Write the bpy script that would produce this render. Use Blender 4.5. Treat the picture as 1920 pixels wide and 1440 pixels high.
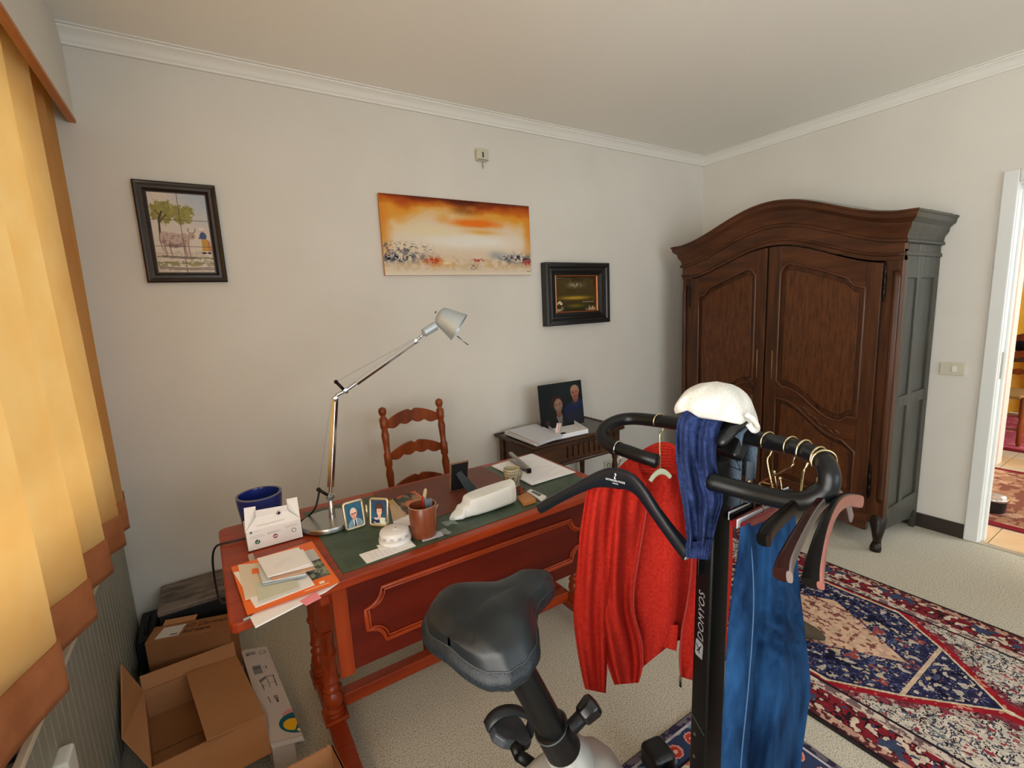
import bpy, math, random
import numpy as np
from mathutils import Matrix, Vector
for o in list(bpy.data.objects): bpy.data.objects.remove(o, do_unlink=True)
SC = bpy.context.scene; COL = SC.collection
PI = math.pi
rnd = random.Random(7)

# ---------------------------------------------------------------- camera
FPX, YAW, PITCH, ROLL = 884.55, 0.56582269, -0.159082364, -0.0477144940
CAM = np.array([0.0, 0.0, 1.5])
_f = np.array([math.sin(YAW)*math.cos(PITCH), math.cos(YAW)*math.cos(PITCH), math.sin(PITCH)])
_r = np.cross(_f, [0, 0, 1]); _r /= np.linalg.norm(_r); _u = np.cross(_r, _f)
_c, _s = math.cos(ROLL), math.sin(ROLL)
CR, CU = _c*_r+_s*_u, -_s*_r+_c*_u
cd = bpy.data.cameras.new('camera'); cam = bpy.data.objects.new('camera', cd); COL.objects.link(cam)
cd.sensor_fit = 'HORIZONTAL'; cd.sensor_width = 36.0; cd.lens = 36.0*FPX/1920.0
cd.clip_start = 0.02; cd.clip_end = 100
m = Matrix.Identity(4)
for i in range(3):
    m[i][0], m[i][1], m[i][2], m[i][3] = CR[i], CU[i], -_f[i], CAM[i]
cam.matrix_world = m
SC.camera = cam
def ray(x, y): return CR*((x-960)/FPX)+CU*((720-y)/FPX)+_f
def pd(x, y, d): return CAM+ray(x, y)*d                       # a sight line at a depth
def on(x, y, ax, v):                                           # a sight line meeting the plane axis = v
    r = ray(x, y); return CAM+r*((v-CAM[ax])/r[ax])

# ---------------------------------------------------------------- light
W = bpy.data.worlds.new('world'); SC.world = W; W.use_nodes = True
bg = W.node_tree.nodes['Background']
bg.inputs[0].default_value = (0.80, 0.90, 1.0, 1); bg.inputs[1].default_value = 2.2
def sun(name, d, energy, color, angle):
    l = bpy.data.lights.new(name, 'SUN'); l.energy = energy; l.color = color; l.angle = angle
    o = bpy.data.objects.new(name, l); COL.objects.link(o)
    o.rotation_euler = Vector(d).to_track_quat('-Z', 'Y').to_euler(); return o
def area(name, loc, d, sx, sy, power, color):
    l = bpy.data.lights.new(name, 'AREA'); l.shape = 'RECTANGLE'; l.size = sx; l.size_y = sy; l.energy = power; l.color = color
    o = bpy.data.objects.new(name, l); COL.objects.link(o); o.location = loc
    o.rotation_euler = Vector(d).to_track_quat('-Z', 'Z').to_euler(); return o
sun('sun', (0.62, -0.52, -0.55), 88, (1.0, 0.90, 0.76), 0.02)
area('window_daylight', (-0.60, -0.15, 1.55), (1, 0.1, 0.2), 1.9, 1.35, 60, (1.0, 0.94, 0.86))
area('hall_daylight', (5.3, -2.6, 2.0), (0.1, 1, -0.25), 2.2, 1.6, 130, (0.88, 0.95, 1.0))
area('added_rear_fill', (1.6, -2.74, 1.65), (0.1, 1, 0.42), 2.6, 1.5, 38, (0.80, 0.92, 1.0))  # unseen fill light added behind the camera
SC.view_settings.view_transform = 'Standard'; SC.view_settings.look = 'None'
SC.view_settings.exposure = 0.08; SC.view_settings.gamma = 1.0; SC.view_settings.use_curve_mapping = False

# ---------------------------------------------------------------- mesh helpers
class MB:
    def __init__(s): s.v = []; s.f = []
    def add(s, vs, fs):
        b = len(s.v); s.v += [tuple(float(c) for c in v) for v in vs]; s.f += [tuple(b+i for i in f) for f in fs]; return s
    def box(s, p0, p1):
        (a, b, c), (d, e, f) = p0, p1
        a, d = min(a, d), max(a, d); b, e = min(b, e), max(b, e); c, f = min(c, f), max(c, f)
        return s.add([(a,b,c),(d,b,c),(d,e,c),(a,e,c),(a,b,f),(d,b,f),(d,e,f),(a,e,f)],
                     [(3,2,1,0),(4,5,6,7),(0,1,5,4),(1,2,6,5),(2,3,7,6),(3,0,4,7)])
    def prism(s, poly, o, u, v, w):                # polygon in the (u, v) frame at o, extruded by w
        o, u, v, w = (np.array(q, float) for q in (o, u, v, w)); n = len(poly)
        if np.dot(np.cross(u, v), w)*sum(poly[i][0]*poly[(i+1) % n][1]-poly[(i+1) % n][0]*poly[i][1] for i in range(n)) < 0: poly = poly[::-1]
        A = [o+u*p[0]+v*p[1] for p in poly]
        return s.add(A+[a+w for a in A], [tuple(range(n))[::-1], tuple(range(n, 2*n))]+[(i, (i+1) % n, n+(i+1) % n, n+i) for i in range(n)])
    def slab(s, P, w):                             # quad or polygon of 3-D points thickened by w
        P = [np.array(p, float) for p in P]; n = len(P); w = np.array(w, float)
        N = sum((np.cross(P[i], P[(i+1) % n]) for i in range(n)), np.zeros(3))
        if np.dot(N, w) < 0: P = P[::-1]
        return s.add(P+[p+w for p in P], [tuple(range(n))[::-1], tuple(range(n, 2*n))]+[(i, (i+1) % n, n+(i+1) % n, n+i) for i in range(n)])
    def tube(s, path, r, n=10, closed=False, flat=1.0, up=None, cap=True):
        P = [np.array(p, float) for p in path]; k = len(P); R = [r]*k if np.isscalar(r) else list(r)
        T = []
        for i in range(k):
            a, b = (P[i-1], P[(i+1) % k]) if closed else (P[max(i-1, 0)], P[min(i+1, k-1)])
            t = b-a; T.append(t/(np.linalg.norm(t)+1e-12))
        N = np.array(up if up is not None else ((0, 0, 1) if abs(T[0][2]) < 0.9 else (1, 0, 0)), float)
        vs = []
        for i in range(k):
            N = N-T[i]*np.dot(N, T[i]); N /= np.linalg.norm(N)+1e-12; B = np.cross(T[i], N)
            for j in range(n):
                a = 2*PI*j/n; vs.append(P[i]+R[i]*(B*math.cos(a)+N*math.sin(a)*flat))
        fs = []
        for i in range(k if closed else k-1):
            for j in range(n):
                fs.append((i*n+j, i*n+(j+1) % n, ((i+1) % k)*n+(j+1) % n, ((i+1) % k)*n+j))
        if cap and not closed: fs += [tuple(range(n))[::-1], tuple((k-1)*n+j for j in range(n))]
        return s.add(vs, fs)
    def lathe(s, prof, o=(0, 0, 0), n=20, axis=(0, 0, 1), up=(1, 0, 0), ring=False):    # prof = (radius, height) from bottom to top
        o = np.array(o, float); a = np.array(axis, float); a /= np.linalg.norm(a)
        x = np.array(up, float); x = x-a*np.dot(x, a); x /= np.linalg.norm(x); y = np.cross(a, x)
        vs = [o+a*h+x*(r*math.cos(2*PI*j/n))+y*(r*math.sin(2*PI*j/n)) for r, h in prof for j in range(n)]
        fs = [(i*n+j, i*n+(j+1) % n, (i+1)*n+(j+1) % n, (i+1)*n+j) for i in range(len(prof)-1) for j in range(n)]
        if ring: k = len(prof)-1; fs += [(k*n+j, k*n+(j+1) % n, (j+1) % n, j) for j in range(n)]
        else: fs += [tuple(range(n))[::-1], tuple((len(prof)-1)*n+j for j in range(n))]
        return s.add(vs, fs)
    def grid(s, fn, nu, nv, cu=False, cv=False):   # fn(i/nu, j/nv)
        mu, mv = (nu if cu else nu+1), (nv if cv else nv+1)
        vs = [fn(i/nu, j/nv) for i in range(mu) for j in range(mv)]
        fs = [(i*mv+j, ((i+1) % mu)*mv+j, ((i+1) % mu)*mv+(j+1) % mv, i*mv+(j+1) % mv) for i in range(nu) for j in range(nv)]
        return s.add(vs, fs)
    def ball(s, c, r, n=12, sc=(1, 1, 1)):
        c = np.array(c, float)
        return s.grid(lambda a, b: c+r*np.array([sc[0]*math.sin(PI*b)*math.cos(2*PI*a), sc[1]*math.sin(PI*b)*math.sin(2*PI*a), -sc[2]*math.cos(PI*b)]), n, max(6, n//2), cu=True)
    def build(s, name, mat, parent=None, smooth=False, bevel=0, sub=0, solid=0, local=False, seg=2):
        me = bpy.data.meshes.new(name)
        V = s.v
        if parent is not None and not local:
            M = WM[parent.name].inverted(); V = [tuple(M @ Vector(v)) for v in V]
        me.from_pydata(V, [], s.f); me.validate(); me.update()
        return place(me, name, mat, parent, smooth, bevel, sub, solid, seg)
WM = {}
def place(me, name, mat, parent=None, smooth=False, bevel=0, sub=0, solid=0, seg=2):
    if mat: me.materials.append(mat)
    o = bpy.data.objects.new(name, me); COL.objects.link(o)
    if parent is not None: o.parent = parent; WM[o.name] = WM[parent.name]
    else: WM[o.name] = Matrix.Identity(4)
    if smooth is True: me.shade_smooth()
    elif smooth: me.shade_smooth(); me.set_sharp_from_angle(angle=math.radians(smooth))
    if solid:
        q = o.modifiers.new('solid', 'SOLIDIFY'); q.thickness = solid; q.offset = 0
    if bevel:
        q = o.modifiers.new('bevel', 'BEVEL'); q.width = bevel; q.segments = seg; q.limit_method = 'ANGLE'; q.angle_limit = math.radians(35)
    if sub:
        q = o.modifiers.new('sub', 'SUBSURF'); q.levels = sub; q.render_levels = sub
    return o
def tag(o, label, cat=None, group=None, kind=None):
    if label: o['label'] = label
    if cat: o['category'] = cat
    if group: o['group'] = group
    if kind: o['kind'] = kind
    return o
def thing(name, label, cat, loc=(0, 0, 0), rz=0.0, group=None):
    o = bpy.data.objects.new(name, None); COL.objects.link(o); o.empty_display_size = 0.05
    o.location = tuple(float(c) for c in loc); o.rotation_euler = (0, 0, rz)
    WM[o.name] = Matrix.Translation(Vector(o.location)) @ Matrix.Rotation(rz, 4, 'Z')
    return tag(o, label, cat, group)
def struct(o, label=None): o['kind'] = 'structure'; return tag(o, label)
def dup(root, loc, rz, label, group=None):
    r = root.copy(); COL.objects.link(r); r.location = tuple(float(c) for c in loc); r.rotation_euler = (0, 0, rz); r['label'] = label
    if group: r['group'] = group
    for ch in list(root.children):
        c = ch.copy(); COL.objects.link(c); c.parent = r
        for g in ch.children:
            d = g.copy(); COL.objects.link(d); d.parent = c
    return r
def text_mesh(txt, size, o, u, v, name, mat, parent, extrude=0.0004, spacing=1.0, shear=0.0, align='CENTER', w=0.0):
    cu = bpy.data.curves.new(name, 'FONT'); cu.body = txt; cu.size = size; cu.extrude = extrude; cu.align_x = align; cu.align_y = 'CENTER'
    cu.space_character = spacing; cu.shear = shear; cu.offset = w; cu.resolution_u = 3
    t = bpy.data.objects.new(name, cu); COL.objects.link(t)
    bpy.context.view_layer.update()
    me = bpy.data.meshes.new_from_object(t.evaluated_get(bpy.context.evaluated_depsgraph_get()))
    bpy.data.objects.remove(t, do_unlink=True); bpy.data.curves.remove(cu)
    u = Vector(np.array(u, float)).normalized(); v = Vector(np.array(v, float)).normalized(); n = u.cross(v)
    M = Matrix([(u.x, v.x, n.x, o[0]), (u.y, v.y, n.y, o[1]), (u.z, v.z, n.z, o[2]), (0, 0, 0, 1)])
    if parent is not None: M = WM[parent.name].inverted() @ M
    me.transform(M); me.materials.clear()
    return place(me, name, mat, parent)
def smoothpath(P, n=6, closed=False):              # Catmull-Rom
    P = [np.array(p, float) for p in P]; k = len(P); out = []
    for i in range(k if closed else k-1):
        p0 = P[(i-1) % k] if closed or i > 0 else 2*P[0]-P[1]; p1 = P[i]; p2 = P[(i+1) % k]
        p3 = P[(i+2) % k] if closed or i+2 < k else 2*P[-1]-P[-2]
        for j in range(n):
            t = j/n; out.append(0.5*((2*p1)+(p2-p0)*t+(2*p0-5*p1+4*p2-p3)*t*t+(3*p1-p0-3*p2+p3)*t**3))
    if not closed: out.append(P[-1])
    return out

# ---------------------------------------------------------------- materials
def lin(c): return tuple(((x/255)/12.92 if x/255 <= 0.04045 else ((x/255+0.055)/1.055)**2.4) for x in c)
MATS = {}
def mat(name, c, rough=0.55, metal=0.0, c2=None, scale=8.0, stretch=(1, 1, 1), bump=0.0, bscale=None, bstretch=None, contrast=(0.35, 0.65),
        spec=0.5, coat=0.0, sheen=0.0, detail=4.0, kind='noise', trans=0.0, attr=None, alpha=None, c3=None, ccoat=0.1, brough=0.6):
    if name in MATS: return MATS[name]
    M = bpy.data.materials.new(name); M.use_nodes = True; nt = M.node_tree; N = nt.nodes; L = nt.links
    b = N['Principled BSDF']; b.inputs['Roughness'].default_value = rough; b.inputs['Metallic'].default_value = metal
    b.inputs['Specular IOR Level'].default_value = spec; b.inputs['Coat Weight'].default_value = coat; b.inputs['Coat Roughness'].default_value = ccoat
    if sheen: b.inputs['Sheen Weight'].default_value = sheen; b.inputs['Sheen Roughness'].default_value = 0.5
    if trans: b.inputs['Transmission Weight'].default_value = trans
    b.inputs['Base Color'].default_value = lin(c)+(1,)
    tc = N.new('ShaderNodeTexCoord')
    def coords(st):
        mp = N.new('ShaderNodeMapping'); mp.inputs['Scale'].default_value = st; L.new(tc.outputs['Object'], mp.inputs['Vector']); return mp.outputs[0]
    colour = None
    if attr:
        a = N.new('ShaderNodeAttribute'); a.attribute_name = attr; colour = a.outputs['Color']
    elif c2 is not None:
        if kind == 'wave':
            t = N.new('ShaderNodeTexWave'); t.inputs['Scale'].default_value = scale; t.inputs['Distortion'].default_value = 7; t.inputs['Detail'].default_value = 3; t.inputs['Detail Scale'].default_value = 1.6; fac = t.outputs['Fac']
        elif kind == 'voronoi':
            t = N.new('ShaderNodeTexVoronoi'); t.inputs['Scale'].default_value = scale; fac = t.outputs['Distance']
        else:
            t = N.new('ShaderNodeTexNoise'); t.inputs['Scale'].default_value = scale; t.inputs['Detail'].default_value = detail; t.inputs['Roughness'].default_value = brough; fac = t.outputs['Fac']
        L.new(coords(stretch), t.inputs['Vector'])
        r = N.new('ShaderNodeValToRGB'); r.color_ramp.elements[0].position = contrast[0]; r.color_ramp.elements[1].position = contrast[1]
        r.color_ramp.elements[0].color = lin(c)+(1,); r.color_ramp.elements[1].color = lin(c2)+(1,)
        if c3: e = r.color_ramp.elements.new((contrast[0]+contrast[1])/2); e.color = lin(c3)+(1,)
        L.new(fac, r.inputs['Fac']); colour = r.outputs['Color']
    if colour is not None: L.new(colour, b.inputs['Base Color'])
    if bump:
        t = N.new('ShaderNodeTexNoise'); t.inputs['Scale'].default_value = bscale or 200; t.inputs['Detail'].default_value = 3
        L.new(coords(bstretch or stretch), t.inputs['Vector'])
        bp = N.new('ShaderNodeBump'); bp.inputs['Strength'].default_value = bump; bp.inputs['Distance'].default_value = 0.004
        L.new(t.outputs['Fac'], bp.inputs['Height']); L.new(bp.outputs[0], b.inputs['Normal'])
    if alpha is not None: b.inputs['Alpha'].default_value = alpha
    MATS[name] = M; return M
def cloth_light(name, c, c2, tr, mixf=0.5, scale=6, stretch=(1, 1, 1)):     # thin cloth that lets daylight through
    M = bpy.data.materials.new(name); M.use_nodes = True; nt = M.node_tree; N = nt.nodes; L = nt.links
    N.remove(N['Principled BSDF']); out = N['Material Output']
    tc = N.new('ShaderNodeTexCoord'); mp = N.new('ShaderNodeMapping'); mp.inputs['Scale'].default_value = stretch; L.new(tc.outputs['Object'], mp.inputs['Vector'])
    t = N.new('ShaderNodeTexNoise'); t.inputs['Scale'].default_value = scale; t.inputs['Detail'].default_value = 6; L.new(mp.outputs[0], t.inputs['Vector'])
    r = N.new('ShaderNodeValToRGB'); r.color_ramp.elements[0].position = 0.35; r.color_ramp.elements[1].position = 0.65
    r.color_ramp.elements[0].color = lin(c)+(1,); r.color_ramp.elements[1].color = lin(c2)+(1,); L.new(t.outputs['Fac'], r.inputs['Fac'])
    d = N.new('ShaderNodeBsdfDiffuse'); L.new(r.outputs[0], d.inputs['Color'])
    q = N.new('ShaderNodeBsdfTranslucent'); mx = N.new('ShaderNodeMixRGB'); mx.blend_type = 'MULTIPLY'; mx.inputs[0].default_value = 1.0
    mx.inputs[2].default_value = lin(tr)+(1,); L.new(r.outputs[0], mx.inputs[1]); L.new(mx.outputs[0], q.inputs['Color'])
    s = N.new('ShaderNodeMixShader'); s.inputs[0].default_value = mixf; L.new(d.outputs[0], s.inputs[1]); L.new(q.outputs[0], s.inputs[2]); L.new(s.outputs[0], out.inputs['Surface'])
    return M
def glass_mat(name):
    M = bpy.data.materials.new(name); M.use_nodes = True; nt = M.node_tree; N = nt.nodes; L = nt.links
    N.remove(N['Principled BSDF']); t = N.new('ShaderNodeBsdfTransparent'); g = N.new('ShaderNodeBsdfGlossy'); g.inputs['Roughness'].default_value = 0.02
    f = N.new('ShaderNodeFresnel'); f.inputs['IOR'].default_value = 1.45; s = N.new('ShaderNodeMixShader')
    L.new(f.outputs[0], s.inputs[0]); L.new(t.outputs[0], s.inputs[1]); L.new(g.outputs[0], s.inputs[2]); L.new(s.outputs[0], N['Material Output'].inputs['Surface']); return M

# ---------------------------------------------------------------- flat art kept as colours on a fine grid
def noise2(h, w, cy, cx, seed=0):
    g = np.random.RandomState(seed).rand(cy+2, cx+2)
    y = np.linspace(0, cy, h, endpoint=False)[:, None]; x = np.linspace(0, cx, w, endpoint=False)[None, :]
    yi, xi = y.astype(int), x.astype(int); fy, fx = y-yi, x-xi; fy = fy*fy*(3-2*fy); fx = fx*fx*(3-2*fx)
    return (g[yi, xi]*(1-fy)*(1-fx)+g[yi+1, xi]*fy*(1-fx)+g[yi, xi+1]*(1-fy)*fx+g[yi+1, xi+1]*fy*fx)
def fbm(h, w, cy, cx, seed=0, o=4):
    a = np.zeros((h, w)); s = 0
    for k in range(o): a += noise2(h, w, cy*2**k, cx*2**k, seed+k)/2**k; s += 1/2**k
    return a/s
class Art:                                          # x to the right, y down, unit square, colours 0-255
    def __init__(s, w, h, c): s.w, s.h = w, h; s.a = np.ones((h, w, 3))*np.array(c, float); s.asp = h/w; s.Y, s.X = np.meshgrid((np.arange(h)+.5)/h, (np.arange(w)+.5)/w, indexing='ij')
    def mix(s, m, c): s.a = s.a*(1-m[..., None])+np.array(c, float)*m[..., None] if not isinstance(c, np.ndarray) or c.ndim == 1 else s.a*(1-m[..., None])+c*m[..., None]; return s
    def ell(s, cx, cy, rx, ry, c, soft=0.15, rot=0.0, op=1.0):
        dx, dy = s.X-cx, (s.Y-cy)*s.asp; co, si = math.cos(rot), math.sin(rot); u, v = dx*co+dy*si, -dx*si+dy*co
        d = np.sqrt((u/rx)**2+(v/(ry*s.asp))**2); return s.mix(np.clip((1-d)/soft+.5, 0, 1)*op, c)
    def poly(s, P, c, op=1.0):
        ins = np.zeros((s.h, s.w), bool); n = len(P)
        for i in range(n):
            (x0, y0), (x1, y1) = P[i], P[(i+1) % n]
            if y0 != y1: ins ^= ((y0 > s.Y) != (y1 > s.Y)) & (s.X < (x1-x0)*(s.Y-y0)/(y1-y0)+x0)
        return s.mix(ins*op, c)
    def line(s, P, wd, c, op=1.0):
        m_ = np.zeros((s.h, s.w))
        for (x0, y0), (x1, y1) in zip(P[:-1], P[1:]):
            dx, dy = x1-x0, (y1-y0)*s.asp; l2 = dx*dx+dy*dy+1e-12
            t = np.clip(((s.X-x0)*dx+(s.Y-y0)*s.asp*dy)/l2, 0, 1); d = np.hypot(s.X-x0-t*dx, (s.Y-y0)*s.asp-t*dy)
            m_ = np.maximum(m_, np.clip((wd-d)/(wd*.5)+.2, 0, 1))
        return s.mix(m_*op, c)
    def rect(s, x0, y0, x1, y1, c, op=1.0): return s.mix(((s.X > x0) & (s.X < x1) & (s.Y > y0) & (s.Y < y1))*op, c)
def art_mesh(art, name, o, u, v, matr, parent=None, relief=None):     # o = top-left corner, u to the right, v downwards
    h, w = art.h, art.w; o, u, v = (np.array(q, float) for q in (o, u, v))
    I, J = np.meshgrid(np.arange(h+1), np.arange(w+1), indexing='ij')
    P = o+u*(J[..., None]/w)+v*(I[..., None]/h)
    if relief is not None:
        n = np.cross(v, u); n /= np.linalg.norm(n); P = P+n*relief[..., None]
    P = P.reshape(-1, 3)
    if parent is not None:
        M = np.array(WM[parent.name].inverted()); P = P @ M[:3, :3].T+M[:3, 3]
    i, j = np.meshgrid(np.arange(h), np.arange(w), indexing='ij'); k = (i*(w+1)+j).ravel()
    F = np.stack([k, k+w+1, k+w+2, k+1], 1)
    me = bpy.data.meshes.new(name); me.vertices.add(len(P)); me.vertices.foreach_set('co', P.astype(np.float32).ravel())
    me.loops.add(F.size); me.loops.foreach_set('vertex_index', F.astype(np.int32).ravel())
    me.polygons.add(len(F)); me.polygons.foreach_set('loop_start', np.arange(0, F.size, 4, dtype=np.int32))
    me.update(calc_edges=True)
    c = np.clip(art.a, 0, 255)/255; c = np.where(c <= 0.04045, c/12.92, ((c+0.055)/1.055)**2.4)
    at = me.attributes.new('Col', 'FLOAT_COLOR', 'CORNER')
    cc = np.repeat(c.reshape(-1, 3), 4, axis=0); cc = np.concatenate([cc, np.ones((len(cc), 1))], 1)
    at.data.foreach_set('color', cc.astype(np.float32).ravel())
    return place(me, name, matr, parent)
ART = mat('painted_surface', (128, 128, 128), rough=0.7, spec=.2, attr='Col')
PHOTO = mat('photo_print', (128, 128, 128), rough=0.35, spec=.2, attr='Col')
GLOSS_PRINT = mat('glazed_tile', (128, 128, 128), rough=0.3, spec=.2, attr='Col')
# ================================================================= the room
YB, XR, ZC, XL, YN = 2.634, 3.681, 2.66, -0.50, -2.7      # back wall, right wall, ceiling, window wall, wall behind the camera
WALL = mat('wall_paint', (222, 217, 207), rough=0.85, c2=(216, 211, 201), scale=1.5, bump=0.08, bscale=90)
CEIL = mat('ceiling_paint', (243, 240, 232), rough=0.9, bump=0.05, bscale=140)
WHITE = mat('white_gloss_paint', (226, 228, 224), rough=0.4)
PLASTER = mat('crown_plaster', (232, 229, 221), rough=0.6)
CARPET = mat('beige_carpet', (138, 129, 110), rough=0.95, c2=(212, 206, 190), scale=210, detail=2, contrast=(0.34, 0.6), bump=0.5, bscale=330, c3=(194, 187, 168), spec=0.1)
DARKTRIM = mat('dark_baseboard', (46, 36, 30), rough=0.5)
def sb(name, p0, p1, mt, label=None, bevel=0): return struct(MB().box(p0, p1).build(name, mt, bevel=bevel), label)
fl = struct(MB().box((XL-.1, YN, -0.1), (XR, YB, 0)).build('floor', CARPET), 'beige flecked fitted carpet covering the room floor')
sb('ceiling', (XL-.3, YN-.1, ZC), (XR+.2, YB+.1, ZC+.1), CEIL, 'plain white painted room ceiling')
sb('wall_back', (XL-.3, YB, -.1), (XR+.2, YB+.12, ZC), WALL, 'cream painted wall hung with three pictures')
# window wall with its opening
WY0, WY1, WZ0, WZ1 = -1.25, 2.24, 0.86, 2.30
mb = MB().box((XL-.22, YN, -.1), (XL, YB, WZ0)).box((XL-.22, YN, WZ1), (XL, YB, ZC)).box((XL-.22, WY1, WZ0), (XL, YB, WZ1)).box((XL-.22, YN, WZ0), (XL, WY0, WZ1))
struct(mb.build('wall_left', WALL), 'window wall behind the orange curtain')
mb = MB().box((XL-.16, WY0, WZ0), (XL-.1, WY1, WZ0+.06)).box((XL-.16, WY0, WZ1-.06), (XL-.1, WY1, WZ1)).box((XL-.16, WY0, WZ0), (XL-.1, WY0+.06, WZ1)).box((XL-.16, WY1-.06, WZ0), (XL-.1, WY1, WZ1))
for y in (-0.05, 1.10): mb.box((XL-.16, y-.03, WZ0), (XL-.1, y+.03, WZ1))
win = struct(mb.build('window_1', WHITE), 'white framed window behind the curtain')
GL = glass_mat('window_glass')
for a, b in ((WY0+.06, -.08), (-.02, 1.07), (1.13, WY1-.06)): MB().box((XL-.134, a, WZ0+.06), (XL-.128, b, WZ1-.06)).build('pane', GL, win)
MB().box((XL-.1, WY0-.04, WZ0-.03), (XL+.06, WY1+.03, WZ0)).build('sill', WHITE, win, bevel=.004)
# right wall with the doorway
DY0, DY1, DZ = -0.17, 0.733, 2.03
mb = MB().box((XR, DY1, -.1), (XR+.14, YB, ZC)).box((XR, YN, -.1), (XR+.14, DY0, ZC)).box((XR, DY0, DZ), (XR+.14, DY1, ZC))
struct(mb.build('wall_right', WALL), 'pale wall behind the wardrobe with the open doorway')
mb = MB().box((XL-.3, YN-.14, -.1), (.3, YN, ZC)).box((2.9, YN-.14, -.1), (XR+.2, YN, ZC)).box((.3, YN-.14, -.1), (2.9, YN, .9)).box((.3, YN-.14, 2.4), (2.9, YN, ZC))  # opening added in the unseen wall for the rear fill light
struct(mb.build('wall_near', WALL), 'wall behind the viewer with an added window opening')
mb = MB()
for x in (.3, 1.57, 2.84): mb.box((x, YN-.13, .9), (x+.06, YN-.09, 2.4))
for z in (.9, 2.34): mb.box((.3, YN-.13, z), (2.9, YN-.09, z+.06))
w2 = struct(mb.build('added_window', WHITE), 'added white framed window behind the viewer for the fill light')  # window added around the rear fill light, out of view
for a, b in ((.36, 1.57), (1.63, 2.84)): MB().box((a, YN-.113, .96), (b, YN-.108, 2.34)).build('pane', GL, w2)
# door frame: architrave, rebate and lining
mb = MB()
for x0, x1, dz, s0, s1 in ((XR-.018, XR+.002, .0, 0.0, .064),):
    mb.box((x0, DY1, 0), (x1, DY1+s1, DZ+s1)).box((x0, DY0-s1, 0), (x1, DY0, DZ+s1)).box((x0, DY0, DZ), (x1, DY1, DZ+s1))
dr = struct(mb.build('door_1', WHITE, bevel=.006), 'white painted frame of the open doorway')
mb = MB().box((XR-.006, DY1-.005, 0), (XR+.145, DY1+.004, DZ)).box((XR-.006, DY0-.004, 0), (XR+.145, DY0+.012, DZ)).box((XR-.006, DY0, DZ-.012), (XR+.145, DY1, DZ+.004))
mb.build('lining', WHITE, dr, bevel=.003)
mb = MB().box((XR+.05, DY1-.016, 0), (XR+.09, DY1-.004, DZ-.008)).box((XR+.05, DY0+.008, 0), (XR+.09, DY0+.03, DZ-.008)).box((XR+.05, DY0+.008, DZ-.03), (XR+.09, DY1-.008, DZ-.008))
mb.build('door_stop', WHITE, dr, bevel=.003)
STEEL = mat('brushed_steel', (176, 176, 172), rough=0.3, metal=1.0, bump=0.03, bscale=300)
MB().box((XR+.012, DY1-.008, .98), (XR+.036, DY1-.004, 1.13)).build('strike_plate', STEEL, dr)
# crown moulding
def crown(name, a, b, inward, label):
    a, b, inward = (np.array(q, float) for q in (a, b, inward))
    prof = [(0, -.062), (.012, -.062), (.013, -.052), (.02, -.046), (.022, -.036), (.034, -.02), (.048, -.012), (.05, -.006), (.062, -.005), (.062, 0), (0, 0)]
    mb = MB(); mb.prism(prof, a, inward, (0, 0, 1), b-a); return struct(mb.build(name, PLASTER, smooth=40), label)
crown('trim_1', (-.335, YB, ZC), (XR, YB, ZC), (0, -1, 0), 'white crown moulding along the picture wall')
crown('trim_2', (XR, YN, ZC), (XR, YB, ZC), (-1, 0, 0), 'white crown moulding above the wardrobe and doorway')
sb('baseboard_right', (XR-.014, DY1+.064, 0), (XR, YB, .088), DARKTRIM, 'dark brown baseboard beside the wardrobe')
sb('baseboard_back', (XL, YB-.014, 0), (XR, YB, .088), DARKTRIM, 'dark brown baseboard under the picture wall')
# pelmet that hides the curtain rail
mb = MB().box((-.355, YN, 2.327), (-.335, YB, ZC)).box((XL, YN, 2.63), (-.355, YB, ZC))
pel = struct(mb.build('trim_3', WALL), 'painted curtain pelmet box above the window')
PELW = mat('pelmet_wood_edge', (206, 138, 74), rough=0.5, c2=(186, 116, 58), scale=5, stretch=(6, .5, 6))
MB().box((-.358, YN, 2.313), (-.333, YB, 2.327)).build('edge_strip', PELW, pel)
MB().box((-.42, YN, 2.56), (-.38, YB-.02, 2.585)).build('curtain_rail', WHITE, pel)

# ================================================================= curtain
CURT = cloth_light('orange_curtain', (248, 206, 138), (252, 220, 160), (255, 230, 186), 0.72, 5, (1, 1.4, 1))
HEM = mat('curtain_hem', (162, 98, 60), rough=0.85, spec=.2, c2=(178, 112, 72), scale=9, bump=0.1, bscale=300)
cu = thing('curtain', 'sunlit orange yellow curtain hanging in deep pleats under the pelmet', 'curtain', (-.39, 1.7, .68))
CY0, CY1 = 0.55, 2.60
_ky = np.array([0.55, .72, .78, 1.02, 1.10, 1.36, 1.44, 1.64, 1.71, 1.93, 2.0, 2.2, 2.27, 2.44, 2.50, 2.6])
_kx = np.array([-.405, -.372, -.425, -.385, -.43, -.372, -.425, -.366, -.425, -.368, -.42, -.366, -.418, -.378, -.415, -.395])
def fold_x(y, z):
    t = (z-.68)/1.88; w = 0.95+0.40*(1-t)
    x = np.interp(y+0.012*math.sin(3*z+5*y), _ky, _kx)
    return -.398+(x+.398)*w+0.004*math.sin(23*y+2.2*z)
def cpt(y, z, off=0.0): return (fold_x(y, z)+off, y, z+0.012*math.sin(4.1*y)*(1-(z-.68)/1.88))
Ny = 300
ys = np.linspace(CY0, CY1, Ny)
_sm = {}
def row(z):
    xs = np.array([fold_x(y, z) for y in ys]); k = np.ones(5)/5
    xp = np.concatenate([[xs[0]]*2, xs, [xs[-1]]*2]); return np.convolve(xp, k, 'valid')
zs = [.68, .70, .74, .80, .90, 1.1, 1.4, 1.7, 2.0, 2.3, 2.42, 2.56]
rows = {z: row(z) for z in zs}
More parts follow.
